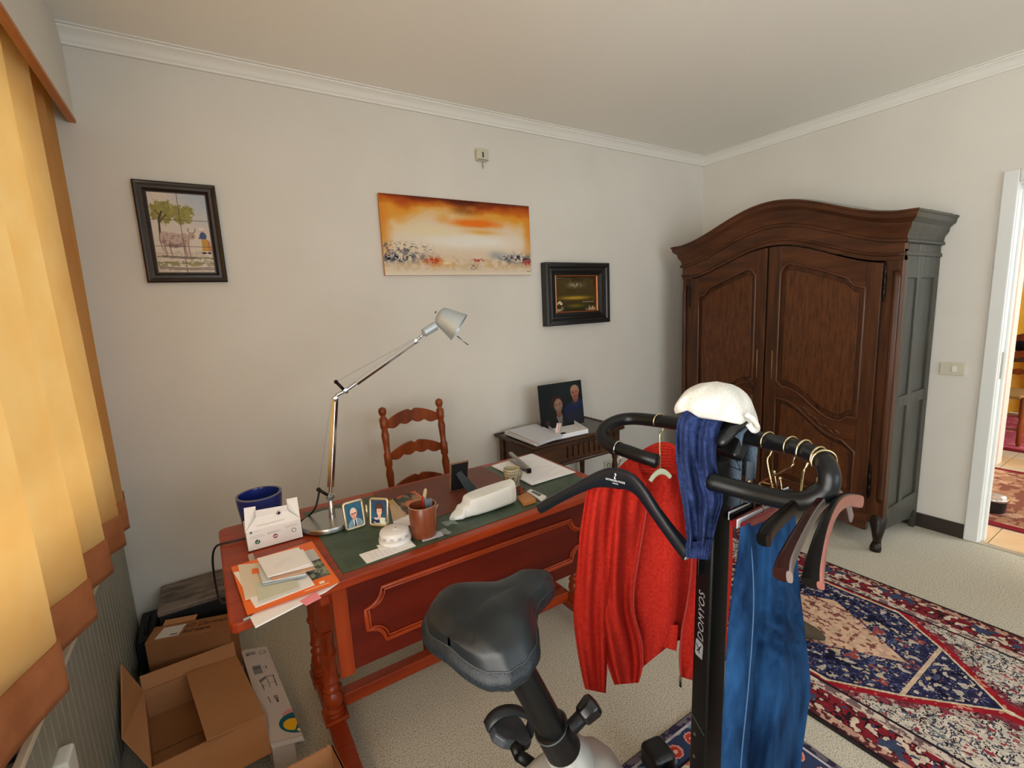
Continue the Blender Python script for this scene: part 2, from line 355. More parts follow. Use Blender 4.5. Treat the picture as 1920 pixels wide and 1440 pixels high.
def cgrid(zl, off):
    mb = MB(); vs = []; fs = []
    for i, z in enumerate(zl):
        for j, y in enumerate(ys): vs.append((rows[z][j]+off, y, z+(0.012*math.sin(4.1*y)+.026*(2.6-y))*(1-(z-.68)/1.88)))
    for i in range(len(zl)-1):
        for j in range(Ny-1): fs.append((i*Ny+j, i*Ny+j+1, (i+1)*Ny+j+1, (i+1)*Ny+j))
    return mb.add(vs, fs)
cgrid([z for z in zs if z >= .80], 0).build('panel', CURT, cu, smooth=True)
tag(cgrid([.68, .70, .74, .80], 0.002).build('hem', HEM, cu, smooth=True, solid=.006), 'unlit darker doubled hem band')

# ================================================================= radiator
RAD = mat('radiator_enamel', (150, 147, 132), rough=0.5, spec=.3, c2=(142, 139, 123), scale=3)
RADW = mat('radiator_cream', (214, 200, 176), rough=0.45)
ra = thing('radiator', 'long ribbed grey green panel radiator with cream top edge below the curtain', 'radiator', (-.45, 1.5, 0))
RY0, RY1, RZ0, RZ1 = 0.2, 2.59, .05, .63
mb = MB(); n = 56; vs = []; fs = []
for k in range(n):
    y0 = RY0+(RY1-RY0)*k/n; d = (RY1-RY0)/n
    for yy, xx in ((y0, -.424), (y0+d*.62, -.424), (y0+d*.72, -.4252), (y0+d*.9, -.4252)): vs += [(xx, yy, RZ0), (xx, yy, RZ1)]
fs = [(2*i, 2*i+2, 2*i+3, 2*i+1) for i in range(len(vs)//2-1)]
mb.add(vs, fs); mb.box((-.47, RY0, RZ0), (-.431, RY1-.01, RZ1-.004)); mb.build('ribbed_panel', RAD, ra)
mb = MB().box((-.434, RY0, RZ1), (-.418, RY1, RZ1+.016)).box((-.48, RY0, RZ1), (-.470, RY1, RZ1+.014)); mb.build('top_rim', RADW, ra, bevel=.002)
mb = MB()
for k in range(60): mb.box((-.47, RY0+.04*k, RZ1-.002), (-.434, RY0+.04*k+.008, RZ1+.008))
g = mb.build('grille', mat('radiator_dark', (30, 32, 40), rough=.6), ra); g['kind'] = 'stuff'
for y in (.6, 1.5, 2.4): MB().box((XL+.001, y-.02, .1), (-.47, y+.02, .55)).build('bracket', RADW, ra)
p = on(122, 1428, 0, -.41)
q = MB().box((-.428, p[1]-.035, p[2]-.055), (-.396, p[1]+.035, p[2]+.02)).build('heat_meter', mat('white_plastic', (224, 222, 214), rough=.4), ra, bevel=.008, seg=3)
tag(q, 'white plastic meter clipped on the front')

# ================================================================= hall and dining room beyond the doorway
TILE = mat('floor_tile', (196, 176, 150), rough=0.4, c2=(212, 196, 172), scale=6)
TILE2 = mat('floor_tile_warm', (206, 172, 130), rough=0.4, c2=(216, 186, 146), scale=6)
HX1 = 7.9
hf = struct(MB().box((XR, -2.9, -.1), (HX1, 3.2, -.008)).build('floor_hall', mat('tile_grout', (120, 112, 100), rough=.9)), 'tiled floor of the hall beyond the doorway')
tme = MB().box((-.148, -.148, -.008), (.148, .148, 0)); tA = None
k = 0
for ix in range(14):
    for iy in range(10):
        x, y = XR+.165+.3*ix, -1.25+.3*iy
        if x > HX1-.15: continue
        if tA is None: o = tme.build('tile', TILE, hf, bevel=.002, seg=1); tA = o; o2 = o.data.copy(); o2.materials[0] = TILE2
        else: o = tA.copy(); o.data = o2 if (ix*7+iy*3) % 3 == 0 else tA.data; COL.objects.link(o)
        o.location = (x, y, 0)
sb('trim_4', (XR-.02, DY0, -.01), (XR+.02, DY1, .006), mat('threshold_metal', (188, 182, 168), rough=.35, metal=.6), 'metal threshold strip between carpet and tiles', bevel=.002)
HW = mat('hall_wall', (232, 226, 218), rough=.85)
sb('wall_hall_far', (HX1, -2.9, 0), (HX1+.1, 3.2, ZC), mat('yellow_wall', (246, 196, 84), rough=.8), 'yellow wall of the dining room')
sb('wall_hall_side', (XR+.14, 3.1, 0), (HX1, 3.2, ZC), HW, 'white side wall beyond the hall')
sb('wall_hall_near', (XR+.14, -3.0, 0), (HX1, -2.9, ZC), HW, 'white wall on the other side of the hall')
sb('ceiling_hall', (XR+.14, -3.0, ZC), (HX1+.1, 3.2, ZC+.1), CEIL, 'white hall ceiling')
# wall end with a pinkish lit jamb between hall and dining room
sb('wall_divider', (5.46, 1.03, 0), (5.6, 3.1, ZC), mat('divider_paint', (236, 222, 212), rough=.7), 'wall end between hall and dining room')
# ================================================================= wardrobe
OAK = mat('dark_oak', (46, 24, 12), rough=0.42, c2=(92, 52, 27), scale=9, stretch=(4, 4, .3), contrast=(.3, .7), bump=.12, bscale=60, bstretch=(3, 3, .3), spec=.3, coat=.08, ccoat=.3, detail=7)
OAKF = mat('figured_oak', (44, 23, 11), rough=0.42, c2=(112, 64, 32), scale=20, stretch=(3, 3, .45), contrast=(.3, .72), bump=.1, bscale=50, spec=.3, coat=.08, ccoat=.3, detail=8, brough=.75)
OAKH = mat('dark_oak_rail', (52, 28, 14), rough=0.38, c2=(94, 53, 28), scale=7, stretch=(3, .35, 3), contrast=(.3, .7), bump=.1, bscale=60, bstretch=(3, .3, 3), spec=.3, coat=.08, ccoat=.3, detail=6)
OAKS = mat('oak_side_reflection', (56, 56, 48), rough=0.45, c2=(70, 70, 62), scale=8, stretch=(3, 3, .4), spec=.35)  # brown oak greyed: cool light reflected on the side, put into the colour
BRASS = mat('old_brass', (168, 130, 82), rough=0.4, metal=.5)
IRON = mat('dark_iron', (44, 38, 32), rough=0.35, metal=1.0)
wd = thing('wardrobe', 'large dark oak wardrobe with arched cornice and two carved doors', 'wardrobe', (3.4, 1.745, 0))
XF, YC, HW_, YD = 3.13, 1.7125, .69, 1.737                       # carcass front, centre line, half width of the carcass
def arch(y, h=.185, hw=.73):
    t = min(1.0, abs(y-YC)/hw); return h*.5*(1+math.cos(PI*t))
y0, y1 = YC-HW_, YC+HW_
ZB = 1.655                                            # bottom of the frieze at its ends
MB().box((XF+.02, y0+.02, .18), (3.66, y1-.02, .20)).box((3.64, y0+.02, .18), (3.655, y1-.02, ZB+.1)).build('carcass', OAK, wd)
# side panels, framed
for nm, ya, s in (('side', y0, 1), ('side', y1, -1)):
    mb = MB(); t = .026*s
    mb.box((XF+.045, ya+.012*s, .2), (3.655, ya+.02*s, ZB+.13)); sd = mb.build(nm, OAKS, wd)
    for x0, x1 in ((XF+.045, XF+.07), (3.60, 3.66), (3.345, 3.395)): MB().box((x0, ya, .245), (x1, ya+t, ZB+.14)).build('stile', OAKS, sd, bevel=.004)
    for x0, x1 in ((XF+.07, 3.345), (3.395, 3.60)):
        for z0, z1 in ((1.56, ZB+.14), (.84, .905)): MB().box((x0, ya+.0008*s, z0), (x1, ya+t, z1)).build('rail', OAKS, sd, bevel=.004)
    poly = [(XF+.045, .245), (3.66, .245), (3.66, .0), (3.625, .0), (3.62, .1), (3.60, .13), (3.57, .115), (3.53, .085), (3.45, .1), (3.3, .11), (XF+.045, .12)]
    MB().prism([(p[0], p[1]) for p in poly], (0, ya, 0), (1, 0, 0), (0, 0, 1), (0, t, 0)).build('apron', OAKS, sd, bevel=.003)
# frieze, following the arch
def strip(ya, yb, zl, zh, x, d, n=48):
    mb = MB(); V = []; 
    for i in range(n+1):
        y = ya+(yb-ya)*i/n; a, b = zl(y), zh(y); V += [(x, y, a), (x, y, b), (x+d, y, a), (x+d, y, b)]
    F = []
    for i in range(n):
        p, q = 4*i, 4*i+4; F += [(p, p+1, q+1, q), (p+1, p+3, q+3, q+1), (p+2, q+2, q+3, p+3), (p, q, q+2, p+2)]
    F += [(0, 2, 3, 1), (4*n, 4*n+1, 4*n+3, 4*n+2)]
    return mb.add(V, F)
doortop = lambda y: ZB-.005+arch(y, .165, .67)
strip(y0, y1, lambda y: doortop(y)+.004, lambda y: 1.855+arch(y), XF-.006, .06).build('frieze', OAKH, wd)
# cornice: moulded profile carried along the arch and back along both ends
prof = [(0, 1.74), (.016, 1.745), (.016, 1.757), (.008, 1.765), (.012, 1.79), (.028, 1.815), (.032, 1.84), (.056, 1.862), (.06, 1.885), (.066, 1.89), (.066, 1.90), (.0, 1.90)]
def sweep(path):                                     # path of (x, y, dz, outx, outy)
    mb = MB(); V = []; n = len(prof)
    for x, y, dz, ox, oy in path:
        for o_, z in prof: V.append((x-ox*o_, y+oy*o_, z+dz))
    F = [(i*n+j, (i+1)*n+j, (i+1)*n+(j+1) % n, i*n+(j+1) % n) for i in range(len(path)-1) for j in range(n)]
    F += [tuple(range(n)), tuple((len(path)-1)*n+j for j in range(n))[::-1]]
    return mb.add(V, F)
pth = [(XF, y0+(y1-y0)*i/60, arch(y0+(y1-y0)*i/60), 1, (-1 if i == 0 else 1 if i == 60 else 0)) for i in range(61)]
pth = pth+[(3.66, y1, 0, 0, 1)]
sweep(pth).build('cornice', OAKH, wd, smooth=35)
sweep([(3.66, y0, 0, 0, -1), (XF, y0, 0, 1, -1)]).build('cornice_return', OAKS, wd, smooth=35)
MB().tube([(XF-.006, y0-.004+(y1-y0+.008)*i/50, doortop(y0+(y1-y0)*i/50)+.035) for i in range(51)], .009, 8).build('frieze_bead', OAKH, wd, smooth=True)
MB().box((XF+.01, y0-.008, ZB+.022), (3.66, y0+.01, ZB+.044)).build('frieze_bead', OAKS, wd, bevel=.004)
# arched roof, seen pale behind the cornice
strip(y0+.02, y1-.02, lambda y: 1.89+arch(y), lambda y: 1.91+arch(y), XF+.02, 3.655-XF-.02).build('roof', mat('roof_board', (172, 172, 160), rough=.8), wd)
mb = MB()
for (a, b, c, d, z) in ((3.2, 3.5, y0-.05, y0+.16, 1.901), (3.3, 3.64, y0-.04, y0+.12, 1.9075), (3.26, 3.6, y0-.02, y0+.2, 1.914)): mb.box((a, c, z), (b, d, z+.006))
tag(mb.build('top_slip', mat('dusty_board', (120, 122, 108), rough=.8), wd), 'loose thin boards lying on the top corner')
# corner posts
for ya, s in ((y0, 1), (y1, -1)):
    mb = MB().box((XF, ya, .16), (XF+.045, ya+.085*s, ZB+.06)); mb.build('corner_post', OAK, wd, bevel=.004)
    mb = MB().tube([(XF+.006, ya+.022*s, .30), (XF-.006, ya+.022*s, .34), (XF-.006, ya+.022*s, 1.56), (XF+.004, ya+.03*s, 1.60)], .016, 12); mb.build('corner_moulding', OAK, wd, smooth=True)
# doors
def door(s, label):                                  # s = +1: the door on the doorway side (lower y)
    yi, yo = YD-.006*s, YC-(HW_-.085)*s              # inner edge, outer edge
    ya, yb = min(yi, yo), max(yi, yo)
    xd = XF-.004
    P = lambda a: yi+(yo-yi)*a                       # a = 0 at the meeting edge, 1 at the hinge
    top = lambda y: doortop(y)-.006
    d = strip(ya, yb, lambda y: .215, top, xd, .02).build('door', OAK, wd)
    if label: tag(d, label)
    w_ = abs(yo-yi); ai, ao = .125, .88             # stile limits
    # panel outlines as functions of a
    def ptop(a):                                     # upper panel top: shouldered arch
        t = (a-ai)/(ao-ai); y = P(a); z = top(y)-.105
        if t < .12: z -= .06*(1-t/.12)**2
        if t > .80: z -= .035*min(1, (t-.80)/.08)
        return z
    def pbot(a):                                     # upper panel bottom: long S
        t = (a-ai)/(ao-ai)
        base = .915-.175*(.5-.5*math.cos(PI*min(1, max(0, (t-.08)/.72))))
        return base+(.035*min(1, (t-.80)/.1) if t > .80 else 0)+(.03*(1-t/.08) if t < .08 else 0)
    def ltop(a):                                     # lower panel top
        t = (a-ai)/(ao-ai)
        base = .83-.20*(.5-.5*math.cos(PI*min(1, max(0, (t-.05)/.8))))
        return base+(-.06*min(1, (t-.85)/.15) if t > .85 else 0)
    def lbot(a):
        t = (a-ai)/(ao-ai); return .30-.02*math.sin(PI*t)
    inv = lambda y: (y-yi)/(yo-yi)
    rx, rd = xd-.013, .0135
    for a, b in ((0.0, ai), (ao, 1.0)):
        strip(min(P(a), P(b)), max(P(a), P(b)), lambda y: .215, top, rx, rd, 12).build('stile', OAK, d, bevel=.003)
    A, B = min(P(ai), P(ao)), max(P(ai), P(ao))
    strip(A, B, lambda y: ptop(inv(y)), top, rx, rd).build('top_rail', OAKH, d)
    strip(A, B, lambda y: ltop(inv(y)), lambda y: pbot(inv(y)), rx, rd).build('middle_rail', OAKH, d)
    strip(A, B, lambda y: .215, lambda y: lbot(inv(y)), rx, rd).build('bottom_rail', OAKH, d)
    # raised fields and bead mouldings
    N_ = 40
    for zl, zh, nm in ((pbot, ptop, 'upper_panel'), (lbot, ltop, 'lower_panel')):
        e = .05*(ao-ai)
        strip(min(P(ai+e*1.2), P(ao-e*1.2)), max(P(ai+e*1.2), P(ao-e*1.2)), lambda y: zl(inv(y))+.034, lambda y: zh(inv(y))-.034, xd-.009, .010).build(nm, OAKF, d, bevel=.008, seg=1)
        loop = [(rx-.001, P(ai+(ao-ai)*i/N_), zh(ai+(ao-ai)*i/N_)) for i in range(N_+1)]+[(rx-.001, P(ao), zh(ao)+(zl(ao)-zh(ao))*k/6) for k in range(1, 6)]
        loop += [(rx-.001, P(ao-(ao-ai)*i/N_), zl(ao-(ao-ai)*i/N_)) for i in range(N_+1)]+[(rx-.001, P(ai), zl(ai)+(zh(ai)-zl(ai))*k/6) for k in range(1, 6)]
        MB().tube(loop, .0075, 6, closed=True).build('panel_bead', mat('oak_bead_highlight', (84, 48, 27), rough=.36, spec=.45), d, smooth=True)  # lighter oak: the highlight along the bead is put into the colour
    # carved scroll ornament on the middle rail
    sp = []
    for k in range(28):
        t = k/27*2.2*PI; r = .028*(1-k/34); sp.append((rx-.002, P(ai-.01)+s*(-1)*(.02+r*math.cos(t)), .895+r*math.sin(t)*1.2))
    MB().tube(sp, [.008*(1-k/40) for k in range(28)], 6).build('carved_scroll', OAK, d, smooth=True)
    mb = MB()
    for k in range(7):
        a = .42+.05*k; z = (ltop(a)+pbot(a))/2-.012; mb.tube(smoothpath([(rx-.001, P(a-.03), z+.012), (rx-.004, P(a), z+.006*(-1)**k), (rx-.001, P(a+.035), z-.018)], 4), [.003, .006, .007, .008, .008, .007, .006, .004, .002][:9], 6)
    mb.build('carved_leaf', OAKF, d, smooth=True)
    # escutcheon
    ye = P(.075); zc = 1.05
    mb = MB()
    for k in range(9):
        z = zc-.085+.021*k; r = (.004, .009, .007, .013, .011, .014, .007, .009, .004)[k]
        mb.lathe([(r*.4, 0), (r, .002), (r*.8, .004), (r*.3, .005)], (rx, ye+(.003 if k % 2 else -.003), z), 10, axis=(-1, 0, 0))
    mb.tube([(rx-.002, ye, zc-.095), (rx-.003, ye, zc+.095)], .003, 6)
    mb.build('escutcheon', BRASS, d, smooth=True)
    for z in (1.44, .31):                            # hinges with turned finials
        pr = [(.002, 0), (.006, .01), (.004, .02), (.008, .03), (.008, .075), (.005, .08), (.008, .085), (.008, .14), (.005, .145), (.009, .16), (.004, .175), (.006, .19), (.001, .215)]
        MB().lathe(pr, (xd-.012, yo-.012*s, z), 10).build('hinge', IRON, d, smooth=True)
    return d
door(1, None); door(-1, None)
strip(y0+.08, y1-.08, lambda y: .125-.02*math.cos((y-YC)*2*PI/.6), lambda y: .212, XF-.004, .03).build('apron', OAKH, wd)
# front feet: short scrolled legs
for ya, s in ((y0+.022, 1), (y1-.022, -1)):
    P_ = smoothpath([(XF+.035, ya+.01*s, .2), (XF+.01, ya, .15), (XF-.012, ya-.006*s, .10), (XF+.008, ya, .055), (XF-.004, ya, .025), (XF-.006, ya, 0)], 4)
    MB().tube(P_, [.040, .041, .042, .041, .038, .034, .031, .028, .026, .024, .022, .021, .021, .022, .024, .026, .028, .029, .029, .028, .027][:len(P_)], 12).build('foot', mat('blackened_oak', (30, 17, 10), rough=.4, spec=.35), wd, smooth=50)

# ================================================================= desk
MAHO = mat('red_mahogany', (128, 40, 13), rough=0.36, c2=(172, 64, 20), scale=5, stretch=(.4, 4, 4), contrast=(.3, .7), spec=.35, coat=.1, ccoat=.15, detail=5)
MAHOV = mat('red_mahogany_post', (120, 38, 12), rough=0.34, c2=(164, 62, 18), scale=5, stretch=(4, 4, .4), contrast=(.3, .7), spec=.35, coat=.12, ccoat=.15)
LEATH = mat('green_leather', (44, 62, 44), rough=0.4, c2=(66, 86, 64), scale=14, bump=.15, bscale=260, detail=6)
GOLD = mat('gilt_line', (72, 88, 64), rough=.5)
ZT = 0.76
dk = thing('desk', 'red mahogany writing desk with inset green leather top', 'desk', (.65, 1.63, 0))
def rounded(P, r, n=5):
    out = []; k = len(P)
    for i in range(k):
        p = np.array(P[i], float); a = np.array(P[i-1], float)-p; b = np.array(P[(i+1) % k], float)-p
        a = p+a/np.linalg.norm(a)*r; b = p+b/np.linalg.norm(b)*r
        for t in np.linspace(0, 1, n): out.append(tuple((1-t)**2*a+2*t*(1-t)*p+t*t*b))
    return out
TOP = [(-.045, 1.278), (.16, 1.318), (1.335, 1.345), (1.335, 1.935), (.16, 1.955), (-.055, 1.95)]
MB().prism(rounded(TOP, .03), (0, 0, ZT-.03), (1, 0, 0), (0, 1, 0), (0, 0, .029)).build('desktop', MAHO, dk, bevel=.006, seg=3)
LP = [(.245, 1.352), (1.285, 1.385), (1.285, 1.893), (.225, 1.893)]
MB().prism(LP, (0, 0, ZT-.0005), (1, 0, 0), (0, 1, 0), (0, 0, .0012)).build('leather_inset', LEATH, dk)
c_ = np.mean(LP, 0); inn = [tuple(c_+(np.array(p)-c_)*.972) for p in LP]
mb = MB()
for i in range(4): a, b = np.array(inn[i]), np.array(inn[(i+1) % 4]); mb.tube([(a[0], a[1], ZT+.0007), (b[0], b[1], ZT+.0007)], .0028, 4, flat=.15)
mb.build('tooled_line', GOLD, dk)
mb = MB().box((.21, 1.406, .64), (1.28, 1.43, ZT-.03)).box((.19, 1.88, .64), (1.30, 1.9, ZT-.03)).box((.19, 1.44, .64), (.21, 1.88, ZT-.03)).box((1.28, 1.44, .64), (1.30, 1.88, ZT-.03)); mb.build('frame_rail', MAHO, dk)
MB().box((.258, 1.392, .415), (1.235, 1.404, ZT-.03)).build('modesty_panel', mat('shaded_mahogany', (84, 18, 8), rough=.36, c2=(104, 26, 10), scale=5, stretch=(.4, 4, 4), spec=.3, coat=.06), dk)  # shade on the desk front is put into this darker mahogany colour
for xa in (.213, 1.235): MB().box((xa, 1.386, .405), (xa+.045, 1.43, ZT-.03)).build('corner_stile', MAHOV, dk, bevel=.003)
# applied moulding with scooped corners
X0, X1, Z0, Z1, q = .305, 1.185, .475, .655, .055
L_ = []
for (cx, cz, a0) in ((X1, Z1, 180), (X0, Z1, 270), (X0, Z0, 0), (X1, Z0, 90)):
    arc = [(cx+q*math.cos(math.radians(a0+90*t)), cz+q*math.sin(math.radians(a0+90*t))) for t in np.linspace(0, 1, 7)]
    L_ += arc[::-1]
MB().tube([(x, 1.389, z) for x, z in L_], .0075, 8, closed=True).build('scooped_moulding', MAHO, dk, smooth=True)
MB().tube([(X0+(x-X0)*.975+.011, 1.3895, Z0+(z-Z0)*.88+.0108) for x, z in L_], .004, 6, closed=True).build('inner_moulding', MAHO, dk, smooth=True)
col = [(.04, 0), (.042, .012), (.034, .02), (.04, .03), (.042, .04), (.03, .052), (.036, .07), (.041, .10), (.036, .13), (.026, .15), (.036, .158), (.038, .168), (.028, .178), (.024, .20), (.036, .215), (.036, .225), (.03, .235), (.03, .36), (.038, .375), (.038, .39), (.03, .40), (.03, .50), (.04, .52), (.04, .54)]
for X in (.215, 1.33):
    MB().box((X-.028, 1.33, .05), (X+.028, 1.95, .095)).build('runner', MAHO, dk, bevel=.006)
    for y in (1.36, 1.92): MB().tube([(X-.028, y, .04), (X+.028, y, .04)], .04, 14).build('runner_foot', MAHOV, dk, smooth=50)
    for y in (1.615, 1.85):
        o = MB().lathe([(r*.82, h*.62) for r, h in col], (X, y, .108), 18).build('turned_column', MAHOV, dk, smooth=40)
        MB().box((X-.04, y-.04, .095), (X+.04, y+.04, .11)).build('plinth', MAHOV, o, bevel=.003)
        MB().box((X-.027, y-.027, .438), (X+.027, y+.027, .66)).build('square_block', MAHOV, o, bevel=.003)
    MB().box((X-.03, 1.42, .64), (X+.03, 1.88, .70)).build('bearer', MAHO, dk, bevel=.004)
MB().box((.243, 1.63, .10), (1.302, 1.675, .15)).build('stretcher', MAHO, dk, bevel=.005)
MB().lathe([(.006, 0), (.005, .008), (.011, .014), (.010, .020), (.0, .023)], (.188, 1.66, .60), 14, axis=(-1, 0, 0)).build('slide_knob', MAHOV, dk, smooth=40)

# ================================================================= ladder-back chair behind the desk
CHW = mat('honey_stained_wood', (104, 42, 10), rough=0.36, c2=(142, 66, 20), scale=7, stretch=(3, 3, .5), spec=.35, coat=.1)
RUSH = mat('rush_seat', (176, 140, 84), rough=.8, c2=(140, 104, 58), scale=60, stretch=(1, 8, 1), bump=.3, bscale=120)
def ladder_chair(label, loc, rz):
    c = thing('ladder_back_chair', label, 'chair', loc, rz)
    H = 1.03; turn = [(.012, 0), (.018, .02), (.02, .2), (.014, .24), (.02, .27), (.022, .44), (.018, .47), (.014, .52), (.02, .56), (.02, .60), (.0145, .615), (.017, .66), (.0205, .70), (.014, .735), (.0195, .745), (.0205, .80), (.0145, .815), (.0165, .86), (.02, .90), (.0145, .93), (.0195, .94), (.021, .985), (.0135, .993), (.011, .998), (.0175, 1.008), (.021, 1.022), (.018, 1.037), (.004, 1.045)]
    for s in (-1, 1):
        MB().lathe(turn, (s*.155, 0, 0), 14, axis=(0, .10, 1)).build('back_post', CHW, c, smooth=True, local=True)
        MB().lathe([(.013, 0), (.02, .03), (.022, .2), (.015, .24), (.021, .28), (.022, .44), (.018, .46)], (s*.2, -.40, 0), 14).build('front_leg', CHW, c, smooth=True, local=True)
    for z0, hh in ((.585, .075), (.755, .08), (.918, .085)):
        pts = []
        for i in range(41):
            t = i/40*2-1; up = hh*.45+hh*.62*(math.cos(t*PI*.5)**.8 if abs(t) < 1 else 0)-.012*math.exp(-(t/.07)**2)
            pts.append((t*.148, up))
        lo = []
        for i in range(41):
            t = i/40*2-1; lo.append((t*.148, .02*math.cos(t*PI*.5)-.0135*abs(math.sin(t*PI*2.25))*(1 if abs(t) < .9 else .3)+.008))
        mb = MB(); V = []
        for (x, u), (_, l) in zip(pts, lo):
            yb = .10*(z0+.03)+.018*(1-(x/.148)**2)
            V += [(x, yb-.006, z0+l), (x, yb-.006, z0+u), (x, yb+.006, z0+l), (x, yb+.006, z0+u)]
        F = []
        for i in range(40):
            p, q_ = 4*i, 4*i+4; F += [(p, q_, q_+1, p+1), (p+1, q_+1, q_+3, p+3), (p+2, p+3, q_+3, q_+2), (p, p+2, q_+2, q_)]
        mb.add(V, F).build('ladder_slat', CHW, c, local=True, bevel=.002, seg=1)
    MB().prism([(-.19, -.42), (.19, -.42), (.165, .03), (-.165, .03)], (0, 0, .44), (1, 0, 0), (0, 1, 0), (0, 0, .035)).build('seat', RUSH, c, local=True, bevel=.012, seg=3)
    for z in (.15, .28):
        MB().tube([(-.2, -.40, z), (.2, -.40, z)], .011, 8).build('stretcher', CHW, c, smooth=True, local=True)
        for s in (-1, 1): MB().tube([(s*.2, -.40, z+.03), (s*.155, .1*z, z+.03)], .011, 8).build('stretcher', CHW, c, smooth=True, local=True)
    return c
ch = ladder_chair('brown ladder back chair with scalloped slats behind the desk', (.848, 2.22, 0), 0.0)

# ================================================================= carved side table by the wall
WAL = mat('dark_walnut', (54, 32, 20), rough=0.36, c2=(84, 52, 30), scale=6, stretch=(.5, 4, 4), spec=.3, coat=.08)
st = thing('side_table', 'dark carved wooden side table against the picture wall', 'table', (1.87, 2.38, 0))
TX0, TX1, TY0, TY1, TZ = 1.505, 2.245, 2.185, 2.60, .69
MB().box((TX0, TY0, TZ-.022), (TX1, TY1, TZ-.002)).build('tabletop', mat('table_top_leather', (58, 52, 44), rough=.3, c2=(70, 62, 52), scale=9), st, bevel=.006, seg=3)
mb = MB().tube([(TX0, TY0, TZ-.006), (TX1, TY0, TZ-.006), (TX1, TY1, TZ-.006), (TX0, TY1, TZ-.006)], .012, 8, closed=True); mb.build('top_rim', WAL, st, smooth=True)
MB().box((TX0+.025, TY0+.025, TZ-.17), (TX1-.025, TY0+.045, TZ-.022)).box((TX0+.025, TY1-.045, TZ-.17), (TX1-.025, TY1-.025, TZ-.022)).box((TX0+.025, TY0+.025, TZ-.17), (TX0+.045, TY1-.025, TZ-.022)).box((TX1-.045, TY0+.025, TZ-.17), (TX1-.025, TY1-.025, TZ-.022)).build('apron', WAL, st)
for k in range(9):
    x = TX0+.28+.022*k*2; MB().box((x, TY0+.012, TZ-.13), (x+.02, TY0+.026, TZ-.05)).build('carved_flute', WAL, st, bevel=.008, seg=3)
MB().box((TX0+.03, TY0+.010, TZ-.165), (TX1-.03, TY0+.028, TZ-.145)).build('apron_bead', WAL, st, bevel=.006)
for x, y in ((TX0+.04, TY0+.04), (TX1-.04, TY0+.04), (TX0+.04, TY1-.04), (TX1-.04, TY1-.04)):
    MB().box((x-.024, y-.024, TZ-.19), (x+.024, y+.024, TZ-.022)).lathe([(.012, 0), (.018, .02), (.014, .05), (.02, .1), (.014, .14), (.018, .3), (.021, .42), (.014, .46), (.02, .48), (.02, .5)], (x, y, 0), 14).build('leg', WAL, st, smooth=40)
# ================================================================= pictures on the wall
FRM = mat('black_brown_frame', (26, 17, 12), rough=0.35, c2=(44, 28, 18), scale=9, stretch=(.5, 1, 1), coat=.2)
BLK = mat('black_frame', (16, 15, 14), rough=0.4, coat=.1)
GILT = mat('copper_gilt', (168, 104, 62), rough=0.4, metal=.6)
def frame_bar(mb, x0, x1, z0, z1, prof):            # prof = (inset, projection) ring profile, mitred
    V = []; n = len(prof)
    for i_, d in prof: V += [(x0+i_, YB-d, z0+i_), (x1-i_, YB-d, z0+i_), (x1-i_, YB-d, z1-i_), (x0+i_, YB-d, z1-i_)]
    F = []
    for k in range(n-1):
        for j in range(4): F.append((4*k+j, 4*k+(j+1) % 4, 4*k+4+(j+1) % 4, 4*k+4+j))
    return mb.add(V, F)
# cow picture on six tiles
pc = thing('tile_picture', 'black framed picture of a cow and a farmer on glazed tiles', 'picture', (-.04, YB-.01, 1.9))
x0, x1, z0, z1 = -.188, .113, 1.684, 2.112
frame_bar(MB(), x0, x1, z0, z1, [(0, .002), (0, .024), (.006, .028), (.012, .026), (.02, .022), (.03, .022), (.036, .016), (.040, .012), (.044, .012), (.044, .002)]).build('frame', FRM, pc)
A = Art(132, 190, (214, 200, 186))
n1 = fbm(190, 132, 9, 6, 3); n2 = fbm(190, 132, 40, 20, 8)
A.mix(np.clip((.5-A.Y)*2.4, 0, 1)*np.clip((A.X-.25)*1.1, 0, .75)*(.55+.9*(n1-.3)), (140, 168, 200))
A.mix((n2 > .62)*(A.Y < .35)*.3, (190, 190, 196))
A.mix(((n2 > .5) & (A.Y > .72))*.45, (176, 160, 136))
for cx, cy, r in ((.15, .2, .12), (.30, .18, .12), (.22, .27, .15), (.42, .23, .11), (.54, .25, .12), (.66, .22, .10), (.50, .31, .10), (.1, .27, .09), (.62, .30, .09)):
    nn = fbm(190, 132, 34, 24, int(cx*100)); A.mix(np.clip((1.25-np.hypot((A.X-cx)/r, (A.Y-cy)*1.43/r)-1.3*(nn-.4))*3, 0, 1), np.stack([120+60*nn, 116+50*nn, 60+30*nn], -1))
A.line([(.12, .55), (.14, .33), (.2, .24)], .02, (70, 60, 52)).line([(.14, .36), (.28, .27)], .012, (80, 66, 52)).line([(.17, .3), (.1, .22)], .01, (80, 66, 52))
cow = (190, 166, 152)
A.ell(.33, .58, .21, .085, cow, .25).ell(.2, .57, .1, .09, cow, .25).ell(.53, .575, .09, .08, cow, .25).ell(.66, .53, .065, .045, (180, 150, 134), .3, .35)
for x, yb, l in ((.18, .78, .02), (.27, .78, .017), (.52, .80, .02), (.585, .79, .016)): A.line([(x, .6), (x-.005, .70), (x+.012, yb)], l, (168, 138, 126))
A.ell(.35, .66, .16, .02, (120, 92, 90), .5, op=.6).line([(.11, .53), (.1, .6), (.14, .72)], .008, (120, 96, 90))
A.mix(((fbm(190, 132, 30, 30, 12) > .58) & (np.hypot((A.X-.36)/.26, (A.Y-.59)/.1) < 1))*.45, (112, 86, 84))
A.line([(.64, .49), (.60, .46), (.62, .43)], .007, (90, 76, 66)).line([(.69, .49), (.74, .47), (.73, .43)], .007, (90, 76, 66)).ell(.68, .54, .01, .008, (50, 40, 40))
